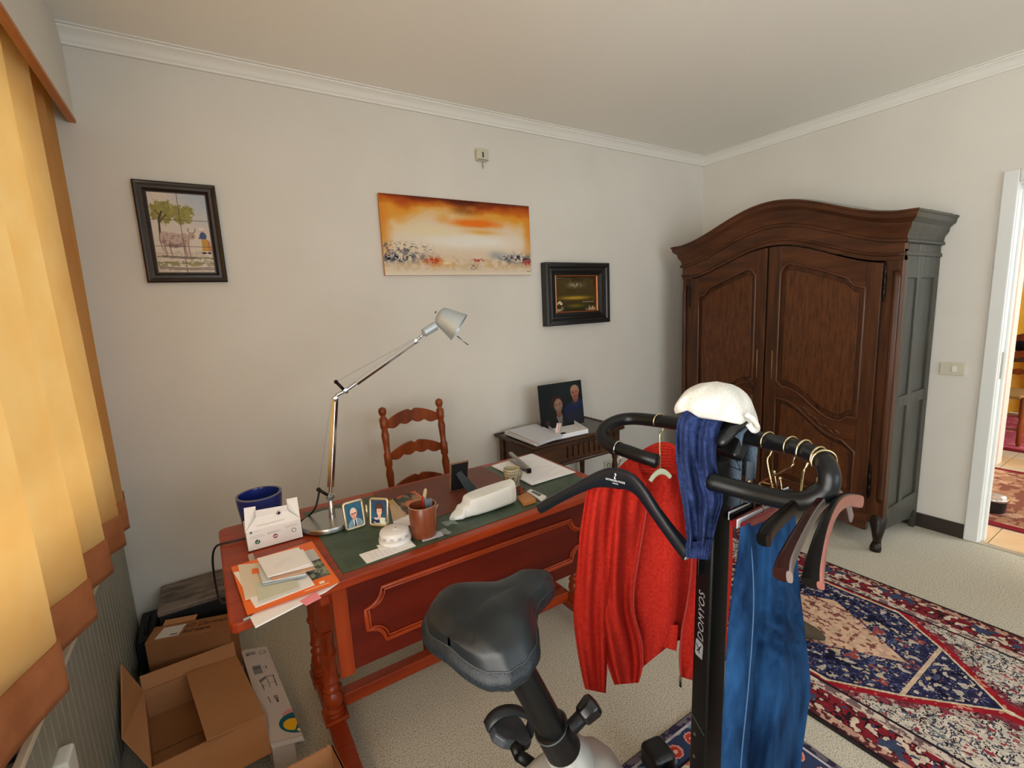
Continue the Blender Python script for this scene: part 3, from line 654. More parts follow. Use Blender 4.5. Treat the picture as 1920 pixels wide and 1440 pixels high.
A.ell(.86, .46, .03, .025, (214, 176, 156), .3).ell(.85, .435, .05, .018, (226, 214, 196), .3).ell(.87, .53, .062, .055, (70, 88, 128), .3).line([(.84, .5), (.8, .56)], .016, (66, 84, 122))
A.poly([(.83, .57), (.93, .57), (.95, .72), (.82, .72)], (200, 148, 62)).poly([(.93, .57), (.98, .6), (1.0, .72), (.95, .72)], (186, 120, 76)).ell(.85, .745, .05, .012, (50, 44, 46)).ell(.95, .745, .04, .012, (50, 44, 46))
for y, a in ((.80, .9), (.87, .5), (.93, 1.0), (.95, .9)): A.line([(.02, y), (.3, y+.012), (.55, y+.02), (.8, y+.012), (1, y+.015)], .008, (84, 66, 58), a)
A.mix(((n2 > .42) & (A.Y > .86) & (A.Y < .92))*.7, (134, 132, 76)).mix(((n2 > .5) & (A.Y > .8) & (A.Y < .84) & (A.X > .55))*.6, (134, 132, 76)).line([(.1, .79), (.7, .81)], .012, (96, 80, 76), .8)
bx0, bx1, bz0, bz1 = x0+.044, x1-.044, z0+.044, z1-.044
g_ = .0012
for i in range(2):
    for j in range(3):
        sub = Art(66, (63, 64, 63)[j], (0, 0, 0)); r0 = (0, 63, 127)[j]; sub.a = A.a[r0:r0+sub.h, 66*i:66*i+66]
        w_, h_ = (bx1-bx0)/2, (bz1-bz0)/3
        o_ = (bx0+w_*i+g_, YB-.0125, bz1-h_*j-g_)
        t_ = art_mesh(sub, 'tile', o_, (w_-2*g_, 0, 0), (0, 0, -(h_-2*g_)), GLOSS_PRINT, pc, relief=.0004*noise2(sub.h+1, sub.w+1, 3, 3, i+j*2))
MB().box((bx0-.01, YB-.0105, bz0-.01), (bx1+.01, YB-.006, bz1+.01)).build('backing', mat('grout_backing', (120, 100, 84), rough=.9), pc)
# abstract canvas
cv = thing('canvas_painting', 'wide unframed orange abstract canvas above the lamp', 'painting', (1.36, YB-.01, 1.93))
x0, x1, z0, z1, D = .866, 1.852, 1.712, 2.146, .022
A = Art(360, 160, (226, 206, 178)); X, Y = A.X, A.Y
n1 = fbm(160, 360, 6, 8, 21); n2 = fbm(160, 360, 24, 40, 33); n3 = fbm(160, 360, 60, 90, 44); n4 = fbm(160, 360, 3, 3, 55)
edge = np.maximum(np.abs(X-.5)*2, 0)
def gm(m): return np.clip(m, 0, 1)
A.mix(gm((.62-Y-.28*(1-edge**3)+.25*(n1-.5))*3.2), (226, 176, 96)).mix(gm((.40-Y-.10*(1-edge**2)+.3*(n1-.5))*4), (222, 142, 34))
A.mix(gm((edge-.86+.1*(n1-.5))*9)*gm((.85-Y)*3), (220, 138, 44))
A.mix(gm((np.exp(-((X-.60)/.16)**2-((Y-.30)/.05)**2))*1.3*(.6+.8*n1)), (232, 116, 24)).mix(gm(np.exp(-((X-.62)/.12)**2-((Y-.42)/.04)**2)), (222, 146, 40))
A.mix(gm((.16-Y+.16*(n1-.5))*10), (176, 76, 18)).mix(gm((.06-Y+.1*(n1-.5)+.06*np.exp(-((X-.52)/.2)**2))*14), (84, 30, 12)).mix(gm(np.exp(-((X-.52)/.07)**2-((Y-.14)/.05)**2)*(.4+n2)), (120, 66, 24))
A.mix(gm(np.exp(-((X-.52)/.34)**2-((Y-.54)/.10)**2)*1.2*(.5+n1)), (232, 226, 214)).mix(gm(np.exp(-((X-.3)/.2)**2-((Y-.42)/.08)**2)*.8), (230, 214, 172))
A.mix(gm((Y-.60)*5)*.55*n2, (196, 178, 162)).mix(gm(np.exp(-((Y-.78)/.07)**2)*(n2-.42)*5*(gm((.36-X)*6)+gm((X-.68)*6))), (120, 122, 128))
A.mix(gm((n3-.46)*9*np.exp(-((Y-.765)/.045)**2)*(gm((.2-X)*9)+gm((X-.74)*8)*.8)), (22, 32, 56)).mix(gm(np.exp(-((X-.74)/.06)**2-((Y-.72)/.05)**2)*(n1+.2)), (150, 156, 160))
A.mix(gm((n2-.3)*2.4*np.exp(-((X-.34)/.12)**2-((Y-.83)/.06)**2)), (210, 130, 48)).mix(gm((n3-.3)*4*np.exp(-((X-.29)/.045)**2-((Y-.82)/.045)**2)), (176, 40, 20)).mix(gm((n3-.38)*5*np.exp(-((X-.60)/.04)**2-((Y-.80)/.02)**2)), (160, 40, 30)).mix(gm((n3-.35)*5*np.exp(-((X-.97)/.03)**2-((Y-.82)/.05)**2)), (176, 44, 26))
A.mix(gm((n2-.35)*2*np.exp(-((X-.72)/.1)**2-((Y-.84)/.05)**2)), (206, 160, 92)).mix(gm((n3-.4)*6*np.exp(-((X-.56)/.035)**2-((Y-.885)/.03)**2)), (60, 70, 90)).mix(gm(np.exp(-((X-.38)/.03)**2-((Y-.84)/.018)**2)*1.1), (238, 214, 176))
A.mix(gm((n2-.4)*1.8*np.exp(-((Y-.88)/.05)**2)), (214, 176, 120)).mix(gm((Y-.93)*18), (226, 214, 192)).mix(gm((n3-.52)*8*np.exp(-((Y-.66)/.06)**2)*gm((.32-X)*8)), (110, 104, 100))
A.line([(.965, .945), (.972, .94), (.978, .95), (.99, .945)], .002, (60, 50, 46))
art_mesh(A, 'painted_face', (x0, YB-D, z1), (x1-x0, 0, 0), (0, 0, -(z1-z0)), ART, cv, relief=.0008*np.pad(n3, ((0, 1), (0, 1)), mode='edge'))
MB().box((x0, YB-D+.0004, z0), (x1, YB-.002, z1)).build('stretcher', mat('canvas_edge', (206, 160, 108), rough=.8, c2=(190, 130, 70), scale=5), cv)
# small dark landscape in a deep black frame
pl = thing('landscape_painting', 'small dark landscape painting in a deep black frame', 'painting', (2.27, YB-.02, 1.58))
D = .062; k_ = (YB-D)/YB
x0, x1, z0, z1 = 1.945, 2.525, 1.366, 1.792
frame_bar(MB(), x0, x1, z0, z1, [(0, .002), (0, .058), (.008, .066), (.03, .064), (.038, .056), (.046, .058), (.06, .056), (.066, .044), (.082, .04), (.088, .03), (.096, .028), (.096, .004)]).build('frame', BLK, pl)
frame_bar(MB(), x0+.094, x1-.094, z0+.094-.012, z1-.094+.012, [(0, .026), (0, .034), (.006, .036), (.012, .03), (.012, .01)]).build('slip', GILT, pl)
A = Art(110, 80, (70, 56, 26)); n1 = fbm(80, 110, 5, 6, 5); n2 = fbm(80, 110, 16, 24, 6)
A.mix(gm((.62-A.Y)*2)*(n1*.9), (96, 78, 38)).mix(gm((n1-.5)*4)*gm((.5-A.Y)*3), (38, 30, 16)).mix(gm(np.exp(-((A.X-.52)/.16)**2-((A.Y-.24)/.07)**2)*(n2*2-.3)), (176, 166, 138))
A.mix(gm(np.exp(-((A.Y-.61)/.05)**2-((A.X-.5)/.35)**2)*1.1), (178, 142, 40)).mix(gm((A.Y-.66)*9)*gm((.74-A.Y)*9), (24, 20, 12)).mix(gm((A.Y-.72)*8), (48, 42, 20)).mix(gm(np.exp(-((A.X-.5)/.2)**2-((A.Y-.84)/.05)**2)), (110, 96, 30))
A.mix(gm((n2-.35)*4*gm((A.Y-.82)*9)*gm((np.abs(A.X-.5)-.22)*9)), (186, 160, 118)).poly([(.06, .8), (.06, .74), (.12, .68), (.18, .74), (.18, .8)], (206, 190, 156)).poly([(.08, .8), (.08, .76), (.13, .76), (.13, .8)], (70, 50, 30))
A.line([(.88, .82), (.88, .55)], .004, (26, 20, 12)).line([(.84, .62), (.88, .7), (.93, .6)], .003, (26, 20, 12)).line([(.68, .73), (.95, .735)], .005, (196, 180, 140)).line([(.05, .06), (.09, .05), (.14, .06), (.2, .05)], .006, (150, 130, 90))
art_mesh(A, 'painted_panel', (x0+.1, YB-.012, z1-.09), (x1-x0-.2, 0, 0), (0, 0, -(z1-z0-.18)), ART, pl)
# little thermostat under the ceiling, light switch and socket
BEIGE = mat('ivory_plastic', (206, 200, 178), rough=0.4)
th = thing('alarm_box', 'ivory box on the wall above the orange canvas', 'wall box', (1.52, YB-.01, 2.41))
MB().box((1.487, YB-.03, 2.383), (1.562, YB, 2.452)).build('housing', BEIGE, th, bevel=.006, seg=3)
MB().box((1.521, YB-.033, 2.402), (1.53, YB-.029, 2.432)).build('slot', mat('slot_dark', (70, 66, 58), rough=.5), th)
MB().box((1.488, YB-.0315, 2.387), (1.561, YB-.029, 2.391)).build('seam', mat('seam_shade', (120, 114, 100), rough=.6), th)
MB().tube([(1.53, YB-.012, 2.386), (1.531, YB-.012, 2.345)], .0022, 6).build('stub_wire', mat('grey_wire', (120, 116, 108), rough=.5), th)
sw = thing('light_switch', 'ivory light switch beside the doorway', 'switch', (XR-.01, .925, 1.02))
MB().box((XR-.012, .868, .986), (XR, .980, 1.062)).build('plate', BEIGE, sw, bevel=.003)
MB().box((XR-.017, .906, 1.007), (XR-.010, .926, 1.041)).build('rocker', mat('white_rocker', (226, 224, 214), rough=.35), sw, bevel=.002)
so = thing('socket', 'ivory wall socket under the side table', 'socket', (2.54, YB-.01, .26))
p = on(1139, 872, 1, YB)
MB().box((p[0]-.04, YB-.012, p[2]-.04), (p[0]+.04, YB, p[2]+.04)).build('plate', BEIGE, so, bevel=.003)
MB().lathe([(.021, 0), (.021, .003), (.017, .004), (.017, .001)], (p[0], YB-.012, p[2]), 20, axis=(0, -1, 0), ring=True).build('well', mat('socket_well', (96, 88, 70), rough=.5), so)

# ================================================================= rugs
def rug_noise(h, w, s=0):
    return fbm(h, w, h//8, w//8, s, 3), fbm(h, w, h//16, w//16, s+9, 3), fbm(h, w, h//5, w//5, s+17, 2)
def sym(a): b = np.concatenate([a, a[:, ::-1]], 1); return np.concatenate([b, b[::-1]], 0)
RUG = mat('wool_rug', (128, 64, 60), rough=0.95, attr='Col', bump=.35, bscale=420, spec=.1)
rw, rh = 300, 520
A = Art(rw, rh, (200, 190, 176)); X, Y = A.X, A.Y
na, nb, nc = (sym(q) for q in rug_noise(rh//2, rw//2, 70))
for _ in (1,):
    na = .5*na+.5*sym(fbm(rh//2, rw//2, 52, 30, 301, 2)); nb = .5*nb+.5*sym(fbm(rh//2, rw//2, 44, 25, 302, 2)); nc = .4*nc+.6*sym(fbm(rh//2, rw//2, 70, 40, 303, 2))
    na, nb, nc = (np.clip((q-q.mean())/q.std()*.105+.5, 0, 1) for q in (na, nb, nc))
wx, wy = np.abs(X-.5)*1.10, np.abs(Y-.5)*1.95
ivory, navy, red, dark, pink, blue = (196, 186, 170), (40, 40, 72), (150, 28, 40), (36, 28, 34), (196, 140, 120), (120, 140, 150)
A.mix((np.abs(na-.5) < .022)*1., dark).mix((np.abs(nb-.45) < .02)*1., (70, 76, 92)).mix((na > .655)*1., (142, 58, 66)).mix((nc > .70)*1., (110, 122, 126)).mix((nb > .70)*.9, (150, 76, 78)).mix((np.abs(nc-.36) < .02)*.7, (90, 60, 60))
hx = .16+np.interp(wy, [0, .20, .36, .62, 10], [.17, .17, .10, -.16, -.16])   # half width of the medallion along the length
hx = np.interp(wy, [0, .21, .40, .63, 10], [.33, .335, .20, .0, -1])
dd = hx-wx
A.mix((dd > -.085)*1., (176, 160, 150)).mix(((dd > -.085) & (na > .5))*1., (128, 58, 68)).mix(((dd > -.085) & (np.abs(nc-.5) < .03))*1., dark).mix((dd > -.045)*1., red).mix(((dd > -.035) & (dd < -.016) & (nc > .62))*1., pink).mix((dd > -.012)*1., (206, 190, 160)).mix((dd > 0)*1., navy)
ins = dd > .012
A.mix((ins & (na > .60))*1., (184, 172, 160)).mix((ins & (nb > .64))*1., (150, 70, 66)).mix((ins & (nc > .67))*1., (190, 170, 130)).mix((ins & (np.abs(na-.46) < .02))*1., (86, 96, 130)).mix((ins & (nb < .33))*1., (24, 24, 44))
cd_ = .16-wx*.75-wy*.45
A.mix((cd_ > 0)*1., (206, 172, 146)).mix(((cd_ > 0) & (nc > .56))*1., (128, 76, 70))
br = (np.abs(wy-.40) < .008) & (dd > 0); A.mix(br*1., (200, 176, 150))
bd_ = np.minimum(.55-wx, .975-wy)
def band(a, b, c, c2, nn, th_): A.mix(((bd_ >= a) & (bd_ < b))*1., c).mix(((bd_ >= a) & (bd_ < b) & (nn > th_))*1., c2)
band(0, .012, (40, 26, 30), (60, 36, 40), nc, .5); band(.012, .045, (92, 44, 48), (190, 150, 130), nc, .52); band(.045, .145, (126, 34, 44), (206, 186, 166), na, .55)
A.mix(((bd_ > .045) & (bd_ < .145) & (np.abs(na-.5) < .03))*1., dark).mix(((bd_ > .045) & (bd_ < .145) & (nb > .62))*1., (60, 70, 96))
band(.145, .155, (200, 184, 160), (150, 120, 110), nc, .5); band(.155, .185, (120, 96, 98), (200, 184, 170), nc, .5); band(.185, .193, dark, dark, nc, .5)
A.a *= (.86+.28*fbm(rh, rw, 120, 70, 5, 2))[..., None]
RX0, RX1, RYa, RYb = 1.655, 2.765, -.02, 1.93
rg = thing('persian_rug', 'large red and navy persian rug with a central medallion', 'rug', (2.21, .95, 0))
art_mesh(A, 'pile', (RX0, RYb, .0095), (RX1-RX0, 0, 0), (0, RYa-RYb, 0), RUG, rg, relief=.0006*np.pad(nc, ((0, 1), (0, 1)), mode='edge'))
MB().box((RX0-.004, RYa-.004, .0004), (RX1+.004, RYb+.004, .0088)).build('binding', mat('rug_binding', (30, 24, 26), rough=.95), rg)
A = Art(260, 320, (206, 190, 160)); X, Y = A.X, A.Y; na, nb, nc = (sym(q) for q in rug_noise(160, 130, 140))
bd_ = np.minimum(.55-np.abs(X-.5)*1.1, .7-np.abs(Y-.5)*1.4)
A.mix((np.abs(nb-.5) < .03)*1., dark).mix((na > .6)*1., (140, 60, 50)).mix((nc > .66)*1., (70, 84, 110))
band(0, .02, (52, 48, 70), (110, 100, 110), nc, .5); band(.02, .03, (190, 186, 190), (170, 160, 170), nc, .5); band(.03, .105, (52, 62, 92), (110, 140, 150), nb, .56)
per = np.where(.55-np.abs(X-.5)*1.1 < .7-np.abs(Y-.5)*1.4, Y*1.4, X*1.1); fl_ = np.hypot(((per/.085) % 1-.5)*.085, bd_-.0675)
A.mix(((fl_ < .026) & (bd_ < .105))*1., (214, 150, 130)).mix(((fl_ < .02) & (bd_ < .105))*1., (190, 60, 50)).mix(((fl_ < .008) & (bd_ < .105))*1., (226, 190, 160))
band(.105, .112, (40, 34, 44), dark, nc, .5); band(.112, .215, (214, 198, 166), (90, 62, 56), na, .58); A.mix(((bd_ > .112) & (bd_ < .215) & (np.abs(nb-.5) < .035))*1., (54, 40, 44)).mix(((bd_ > .112) & (bd_ < .215) & (nc > .66))*1., (200, 90, 70))
band(.215, .225, dark, dark, nc, .5); band(.225, .30, (56, 60, 92), (190, 110, 80), nb, .55)
SX0, SX1, SYa, SYb = .42, 1.52, -.45, .955
r2 = thing('border_rug', 'small navy bordered floral rug under the exercise bike', 'rug', (.97, .25, 0))
art_mesh(A, 'pile', (SX0, SYb, .0085), (SX1-SX0, 0, 0), (0, SYa-SYb, 0), RUG, r2, relief=.0006*np.pad(nc, ((0, 1), (0, 1)), mode='edge'))
MB().box((SX0-.003, SYa-.003, .0004), (SX1+.003, SYb+.003, .0078)).build('binding', MATS['rug_binding'], r2)
# hall rugs
for nm, lab, X0_, X1_, Y0_, Y1_, c1, c2, sd_ in (('hall_rug', 'worn brown and rose rug on the hall tiles', 4.02, 5.35, -.9, 1.6, (150, 110, 86), (110, 62, 52), 3), ('dining_rug', 'magenta pink rug under the dining chair', 6.02, 7.7, -.6, 2.2, (190, 92, 112), (214, 130, 140), 4)):
    A = Art(120, 200, c1); a_ = fbm(200, 120, 60, 12, sd_, 3); b_ = fbm(200, 120, 25, 30, sd_+5, 3)
    A.mix((a_ > .52)*.8, c2).mix((b_ > .6)*.6, (206, 176, 150) if sd_ == 3 else (170, 70, 96)).mix((np.minimum(A.X, 1-A.X) < .04)*1., (120, 26, 36))
    t_ = thing(nm, lab, 'rug', ((X0_+X1_)/2, (Y0_+Y1_)/2, 0))
    art_mesh(A, 'pile', (X0_, Y1_, .0105), (X1_-X0_, 0, 0), (0, Y0_-Y1_, 0), RUG, t_)
    MB().box((X0_-.004, Y0_, .0004), (X1_+.004, Y1_, .010)).build('binding', mat('red_binding', (110, 22, 34), rough=.95), t_)
# slipper on the rug
sl = thing('slipper', 'brown felt slipper lying on the persian rug', 'slipper', (2.03, .98, .012), -1.2)
FELT = mat('brown_felt', (74, 64, 48), rough=.95, bump=.3, bscale=200)
def foot_w(t): return .034+.012*math.sin(PI*min(1, t*1.1))
MB().grid(lambda a, b: (.24*(b-.5), foot_w(b)*math.sin(PI*b)**.35*math.cos(2*PI*a), .012+.006*math.sin(2*PI*a)*math.sin(PI*b)**.35), 16, 14, cu=True).build('sole', mat('grey_sole', (110, 104, 90), rough=.8), sl, smooth=True, local=True)
MB().grid(lambda a, b: (.24*(b*.62-.12)+.02, foot_w(b*.6+.4)*math.sin(PI*(.36+b*.62))**.35*math.cos(PI*a)*1.03, .014+.058*math.sin(PI*a)*(1-b)**.45*1.0), 14, 12).build('upper', FELT, sl, smooth=True, solid=.004, local=True)

# ================================================================= boxes and things in the window corner
CB = mat('cardboard', (176, 124, 82), rough=0.85, spec=.2, c2=(186, 132, 88), scale=3, stretch=(1, 1, 6), bump=.06, bscale=160)
CBD = mat('cardboard_inside', (168, 118, 78), rough=0.9, spec=.2, c2=(156, 108, 70), scale=4)
CBK = mat('dark_cardboard', (150, 100, 62), rough=.85, spec=.2, c2=(160, 108, 68), scale=3)
def V3(*a): return np.array(a, float)
# open carton by the radiator
ob = thing('open_carton', 'open empty cardboard carton with raised flaps beside the radiator', 'box', (-.19, 1.93, 0))
zr = .125
BL, BR, FR, FL_ = on(267, 1296, 2, zr), on(443, 1228, 2, zr), on(497, 1339, 2, zr), on(281, 1442, 2, zr)
low = lambda p: V3(p[0], p[1], .004)
T_ = .005
def wallq(a, b): 
    n = np.cross(b-a, (0, 0, 1)); n /= np.linalg.norm(n); return MB().slab([low(a), low(b), b, a], n*T_)
for a, b in ((BL, BR), (BR, FR), (FR, FL_), (FL_, BL)): wallq(a, b).build('side', CB, ob)
m1, m2 = (low(BL)+low(FL_))/2, (low(BR)+low(FR))/2
e_ = (m1-low(BL))/np.linalg.norm(m1-low(BL))*.003
MB().slab([low(BL), low(BR), m2-e_, m1-e_], (0, 0, T_)).slab([m1+e_, m2+e_, low(FR), low(FL_)], (0, 0, T_)).build('bottom_flap', CBD, ob)
def flap(a, b, out, up, inset=.0, nm='flap'):
    d = (b-a)*inset; return MB().slab([a, b, b+out-d+V3(0, 0, up), a+out+d+V3(0, 0, up)], np.cross(b-a, out+V3(0, 0, up))/np.linalg.norm(np.cross(b-a, out+V3(0, 0, up)))*.004).build(nm, CB, ob)
xr_ = (BR-BL)/np.linalg.norm(BR-BL); yr_ = (BL-FL_)/np.linalg.norm(BL-FL_)
flap(BL, BR, yr_*.022, .05)
flap(BR, FR, -xr_*.175-yr_*.012, .012)
flap(FL_, FR, -yr_*.14, -.035, .05)
MB().slab([BL, FL_, on(228, 1385, 0, -.404), on(226, 1247, 0, -.413)], (.004, 0, 0)).build('flap', CB, ob)
# parcel with handwriting
hb = thing('parcel', 'brown cardboard parcel with a white label and handwriting on top', 'box', (-.2, 2.3, 0))
zt = .25
q = [on(270.7, 1207, 2, zt), on(428, 1176, 2, zt), on(441.8, 1147.7, 2, zt), on(289.8, 1176, 2, zt)]
MB().slab([V3(p[0], p[1], .002) for p in q], (0, 0, zt-.002)).build('body', CBK, hb, bevel=.002)
ux, uy = q[1]-q[0], q[3]-q[0]
at_ = lambda a, b, dz=.0008: q[0]+ux*a+uy*b+V3(0, 0, dz)
MB().slab([at_(.10, .12), at_(.38, .12), at_(.42, .80), at_(.14, .80)], (0, 0, .0006)).build('shipping_label', mat('paper_white', (214, 208, 198), rough=.7), hb)
MB().slab([at_(.27, .2, .0016), at_(.36, .2, .0016), at_(.365, .28, .0016), at_(.275, .28, .0016)], (0, 0, .0003)).build('barcode', mat('grey_print', (110, 104, 98), rough=.7), hb)
INK = mat('dark_ink', (40, 28, 22), rough=.6); INKL = mat('brown_ink', (84, 50, 28), rough=.7)
text_mesh('AD Darman', .034, at_(.66, .62, .0012), ux, uy, 'handwriting', INKL, hb, .0003, shear=.3)
text_mesh('Suf wars', .030, at_(.58, .28, .0012), ux, uy, 'handwriting', INK, hb, .0003, shear=.3)
MB().slab([at_(.10, 1.01, -.004), at_(.50, 1.01, -.004), at_(.52, 1.16, .010), at_(.12, 1.16, .010)], (0, 0, .003)).build('loose_flap', CB, hb)
# small cabinet with a marbled wood top
kb = thing('speaker_cabinet', 'low black cabinet with grey marbled wooden top in the corner', 'cabinet', (-.2, 2.5, 0))
MB().box((-.322, 2.372, .006), (-.06, 2.612, .278)).build('body', mat('matt_black', (12, 12, 14), rough=.6), kb, bevel=.004)
MB().box((-.326, 2.368, .278), (-.056, 2.616, .30)).build('lid', mat('marbled_wood', (128, 112, 98), rough=.4, c2=(66, 52, 42), scale=7, stretch=(1, 3, 1), contrast=(.42, .62), detail=6), kb, bevel=.004)
# dark bin bag-like case in the corner behind the parcel
bk_ = thing('black_case', 'small black case in the corner left of the parcel', 'case', (-.37, 2.42, 0))
MB().box((-.408, 2.36, .003), (-.345, 2.60, .205)).build('shell', MATS['matt_black'], bk_, bevel=.006)
MB().tube([(-.377, 2.40, .205), (-.377, 2.42, .222), (-.377, 2.52, .222), (-.377, 2.54, .205)], .006, 8).build('handle', MATS['matt_black'], bk_, smooth=True)
# white printed furniture carton
wb = thing('furniture_carton', 'long white carton with printed table drawing lying on the carpet', 'box', (.02, 1.9, 0))
zt = .10
q = [on(506, 1406, 2, zt), on(552.5, 1388.5, 2, zt), on(500, 1211.5, 2, zt), on(450, 1222, 2, zt)]
q[0] = q[0]+V3(.006, 0, 0); q[3] = q[3]+V3(.004, 0, 0)
MB().slab([V3(p[0], p[1], .002) for p in q], (0, 0, zt-.002)).build('body', mat('white_carton', (206, 196, 188), rough=.6), wb, bevel=.002)
ux, uy = q[1]-q[0], q[3]-q[0]
A = Art(60, 330, (204, 192, 184)); X, Y = A.X, A.Y
A.line([(.62, .068), (.72, .045), (.86, .05), (.9, .07), (.8, .09), (.68, .09), (.62, .068)], .012, (60, 60, 60)).line([(.7, .078), (.8, .074), (.86, .06)], .01, (60, 60, 60))
A.rect(.14, .035, .5, .075, (150, 144, 140)).rect(.14, .06, .24, .08, (90, 88, 86)).rect(.2, .21, .52, .31, (130, 128, 126)).rect(.24, .23, .5, .25, (100, 98, 96)).rect(.58, .22, .6, .30, (150, 144, 140)).rect(.66, .23, .72, .27, (120, 116, 112))
A.poly([(.28, .38), (.55, .345), (.56, .37), (.30, .41)], (110, 110, 110)).line([(.55, .355), (.85, .355)], .016, (50, 50, 50)).line([(.82, .355), (.82, .47)], .016, (50, 50, 50)).line([(.58, .37), (.58, .47)], .012, (70, 70, 70)).line([(.34, .41), (.36, .49)], .016, (60, 60, 60)).line([(.58, .43), (.82, .42)], .01, (60, 60, 60)).line([(.36, .45), (.46, .44)], .01, (90, 90, 90))
A.line([(.4, .56), (.42, .62)], .02, (120, 96, 86)).rect(.58, .56, .72, .60, (140, 126, 120)).rect(.62, .60, .7, .63, (90, 84, 80))
A.ell(.98, .77, .36, .055, (214, 150, 142), .05).ell(1.05, .84, .62, .09, (22, 92, 108), .03).ell(.85, .85, .3, .05, (232, 178, 28), .05).poly([(.86, .9), (1.05, .83), (1.05, .93)], (22, 92, 108)).poly([(.9, .905), (1.02, .885), (1.02, .93)], (240, 214, 120))
A.line([(0, .955), (1, .955)], .01, (150, 146, 140)); A.mix(np.clip((Y-.96)*100, 0, 1), (206, 206, 206))
art_mesh(A, 'printed_face', q[3]+V3(0, 0, .0012), q[2]-q[3], q[0]-q[3], ART, wb)
# second open carton at the lower edge
oc = thing('small_carton', 'open brown carton on the carpet at the foot of the desk', 'box', (.08, 1.3, 0))
zt = .20
c1, c2, c3 = on(540, 1440, 2, zt), on(621, 1398, 2, zt), on(645, 1446, 2, zt)
dx = (c2-c1)/np.linalg.norm(c2-c1); dy = (c3-c2)/np.linalg.norm(c3-c2)
P0 = c2-dx*.26; P1 = c2; P2 = c2+dy*.2; P3 = P0+dy*.2
lw = lambda p: V3(p[0], p[1], .003)
for a, b in ((P0, P1), (P1, P2), (P2, P3), (P3, P0)):
    n = np.cross(b-a, (0, 0, 1)); n /= np.linalg.norm(n); MB().slab([lw(a), lw(b), b, a], n*-.005).build('side', CB, oc)
MB().slab([lw(P0), lw(P1), lw(P2), lw(P3)], (0, 0, .005)).build('bottom', CBD, oc)
n = np.cross(P2-P1, (0, 0, 1)); n /= np.linalg.norm(n)
MB().slab([P1, P2, P2-n*.02+V3(0, 0, -.10), P1-n*.02+V3(0, 0, -.10)], -n*.004).build('flap', CB, oc)
# ================================================================= things on the desk
ZD = ZT+.0015
CHR = mat('chrome', (206, 206, 208), rough=0.16, metal=1.0)
ALU = mat('satin_aluminium', (188, 198, 204), rough=0.42, metal=.5)
BLACKP = mat('black_plastic', (14, 15, 17), rough=0.4)
PAPER = mat('white_paper', (242, 242, 244), rough=0.75)
CREAM = mat('cream_paper', (222, 212, 192), rough=0.75)
ORANGE = mat('orange_print', (244, 112, 14), rough=0.45)
# desk lamp with two jointed arms
lp = thing('desk_lamp', 'silver jointed desk lamp with aluminium shade on the desk', 'lamp', (.284, 1.725, ZD))
bx, by = .284, 1.725
MB().lathe([(.090, 0), (.093, .004), (.093, .016), (.091, .02), (.0, .0205)], (bx, by, ZD), 40).build('base', STEEL, lp, smooth=35)
yl = 1.725
J0 = on(619, 931, 1, yl); J1 = on(628, 748, 1, yl); J1b = on(647, 733, 1, yl); J2 = on(779, 640, 1, yl); J3 = on(800, 621, 1, yl)
ctr = on(619, 985, 1, yl)
MB().lathe([(.0125, 0), (.012, .012), (.0075, .062), (.006, .064), (.006, .10)], (J0[0], yl, ZD+.018), 16).build('stem', CHR, lp, smooth=40)
MB().lathe([(.0, -.013), (.012, -.012), (.0135, -.009), (.0135, .009), (.012, .012), (.0, .013)], J0, 18, axis=(0, 1, 0)).build('lower_joint', CHR, lp, smooth=40)
def bar(a, b, w, dname, m_):
    return MB().tube([a, b], w, 4, up=(0, 1, 0), flat=.75).build(dname, m_, lp, smooth=False, bevel=.0015)
bar(J0+(J1-J0)*.02, J0+(J1-J0)*.1, .007, 'arm_end', CHR); bar(J0+(J1-J0)*.1, J1, .0125, 'lower_arm', CHR)
bar(J1b+(J2-J1b)*.15, J2, .011, 'upper_arm', CHR)
MB().tube(smoothpath([J1, J1+(J1b-J1)*.3+V3(-.002, 0, .006), J1b, J1b+(J2-J1b)*.17], 4), .0065, 8).build('elbow', CHR, lp, smooth=True)
for p in (J1, J1b, J2): MB().lathe([(.0, -.012), (.009, -.011), (.009, .011), (.0, .012)], p, 14, axis=(0, 1, 0)).build('joint_cap', CHR, lp, smooth=40)
K1 = on(630, 716, 1, yl); K0 = on(597, 918, 1, yl)
MB().tube([J1b, K1], .0055, 8).ball(K1, .0075, 10).build('tension_peg', IRON, lp, smooth=True)
MB().tube([J0, K0], .0055, 8).ball(K0, .0075, 10).build('tension_peg', IRON, lp, smooth=True)
MB().tube([K1, J2+V3(-.012, 0, .006)], .0008, 5).build('tension_wire', STEEL, lp)
MB().tube([K0, J1+V3(-.012, 0, 0)], .0008, 5).build('tension_wire', STEEL, lp)
hs = on(826, 601, 1, yl); MB().tube([J2, J3], .0055, 8).build('neck', CHR, lp, smooth=True)
hd = on(815, 612, 1, yl)
ax1 = (hd-J3)/np.linalg.norm(hd-J3)
MB().tube([J3-ax1*.018, J3-ax1*.014, hd+ax1*.004], [.008, .017, .018], 16).build('lamp_holder', ALU, lp, smooth=40)
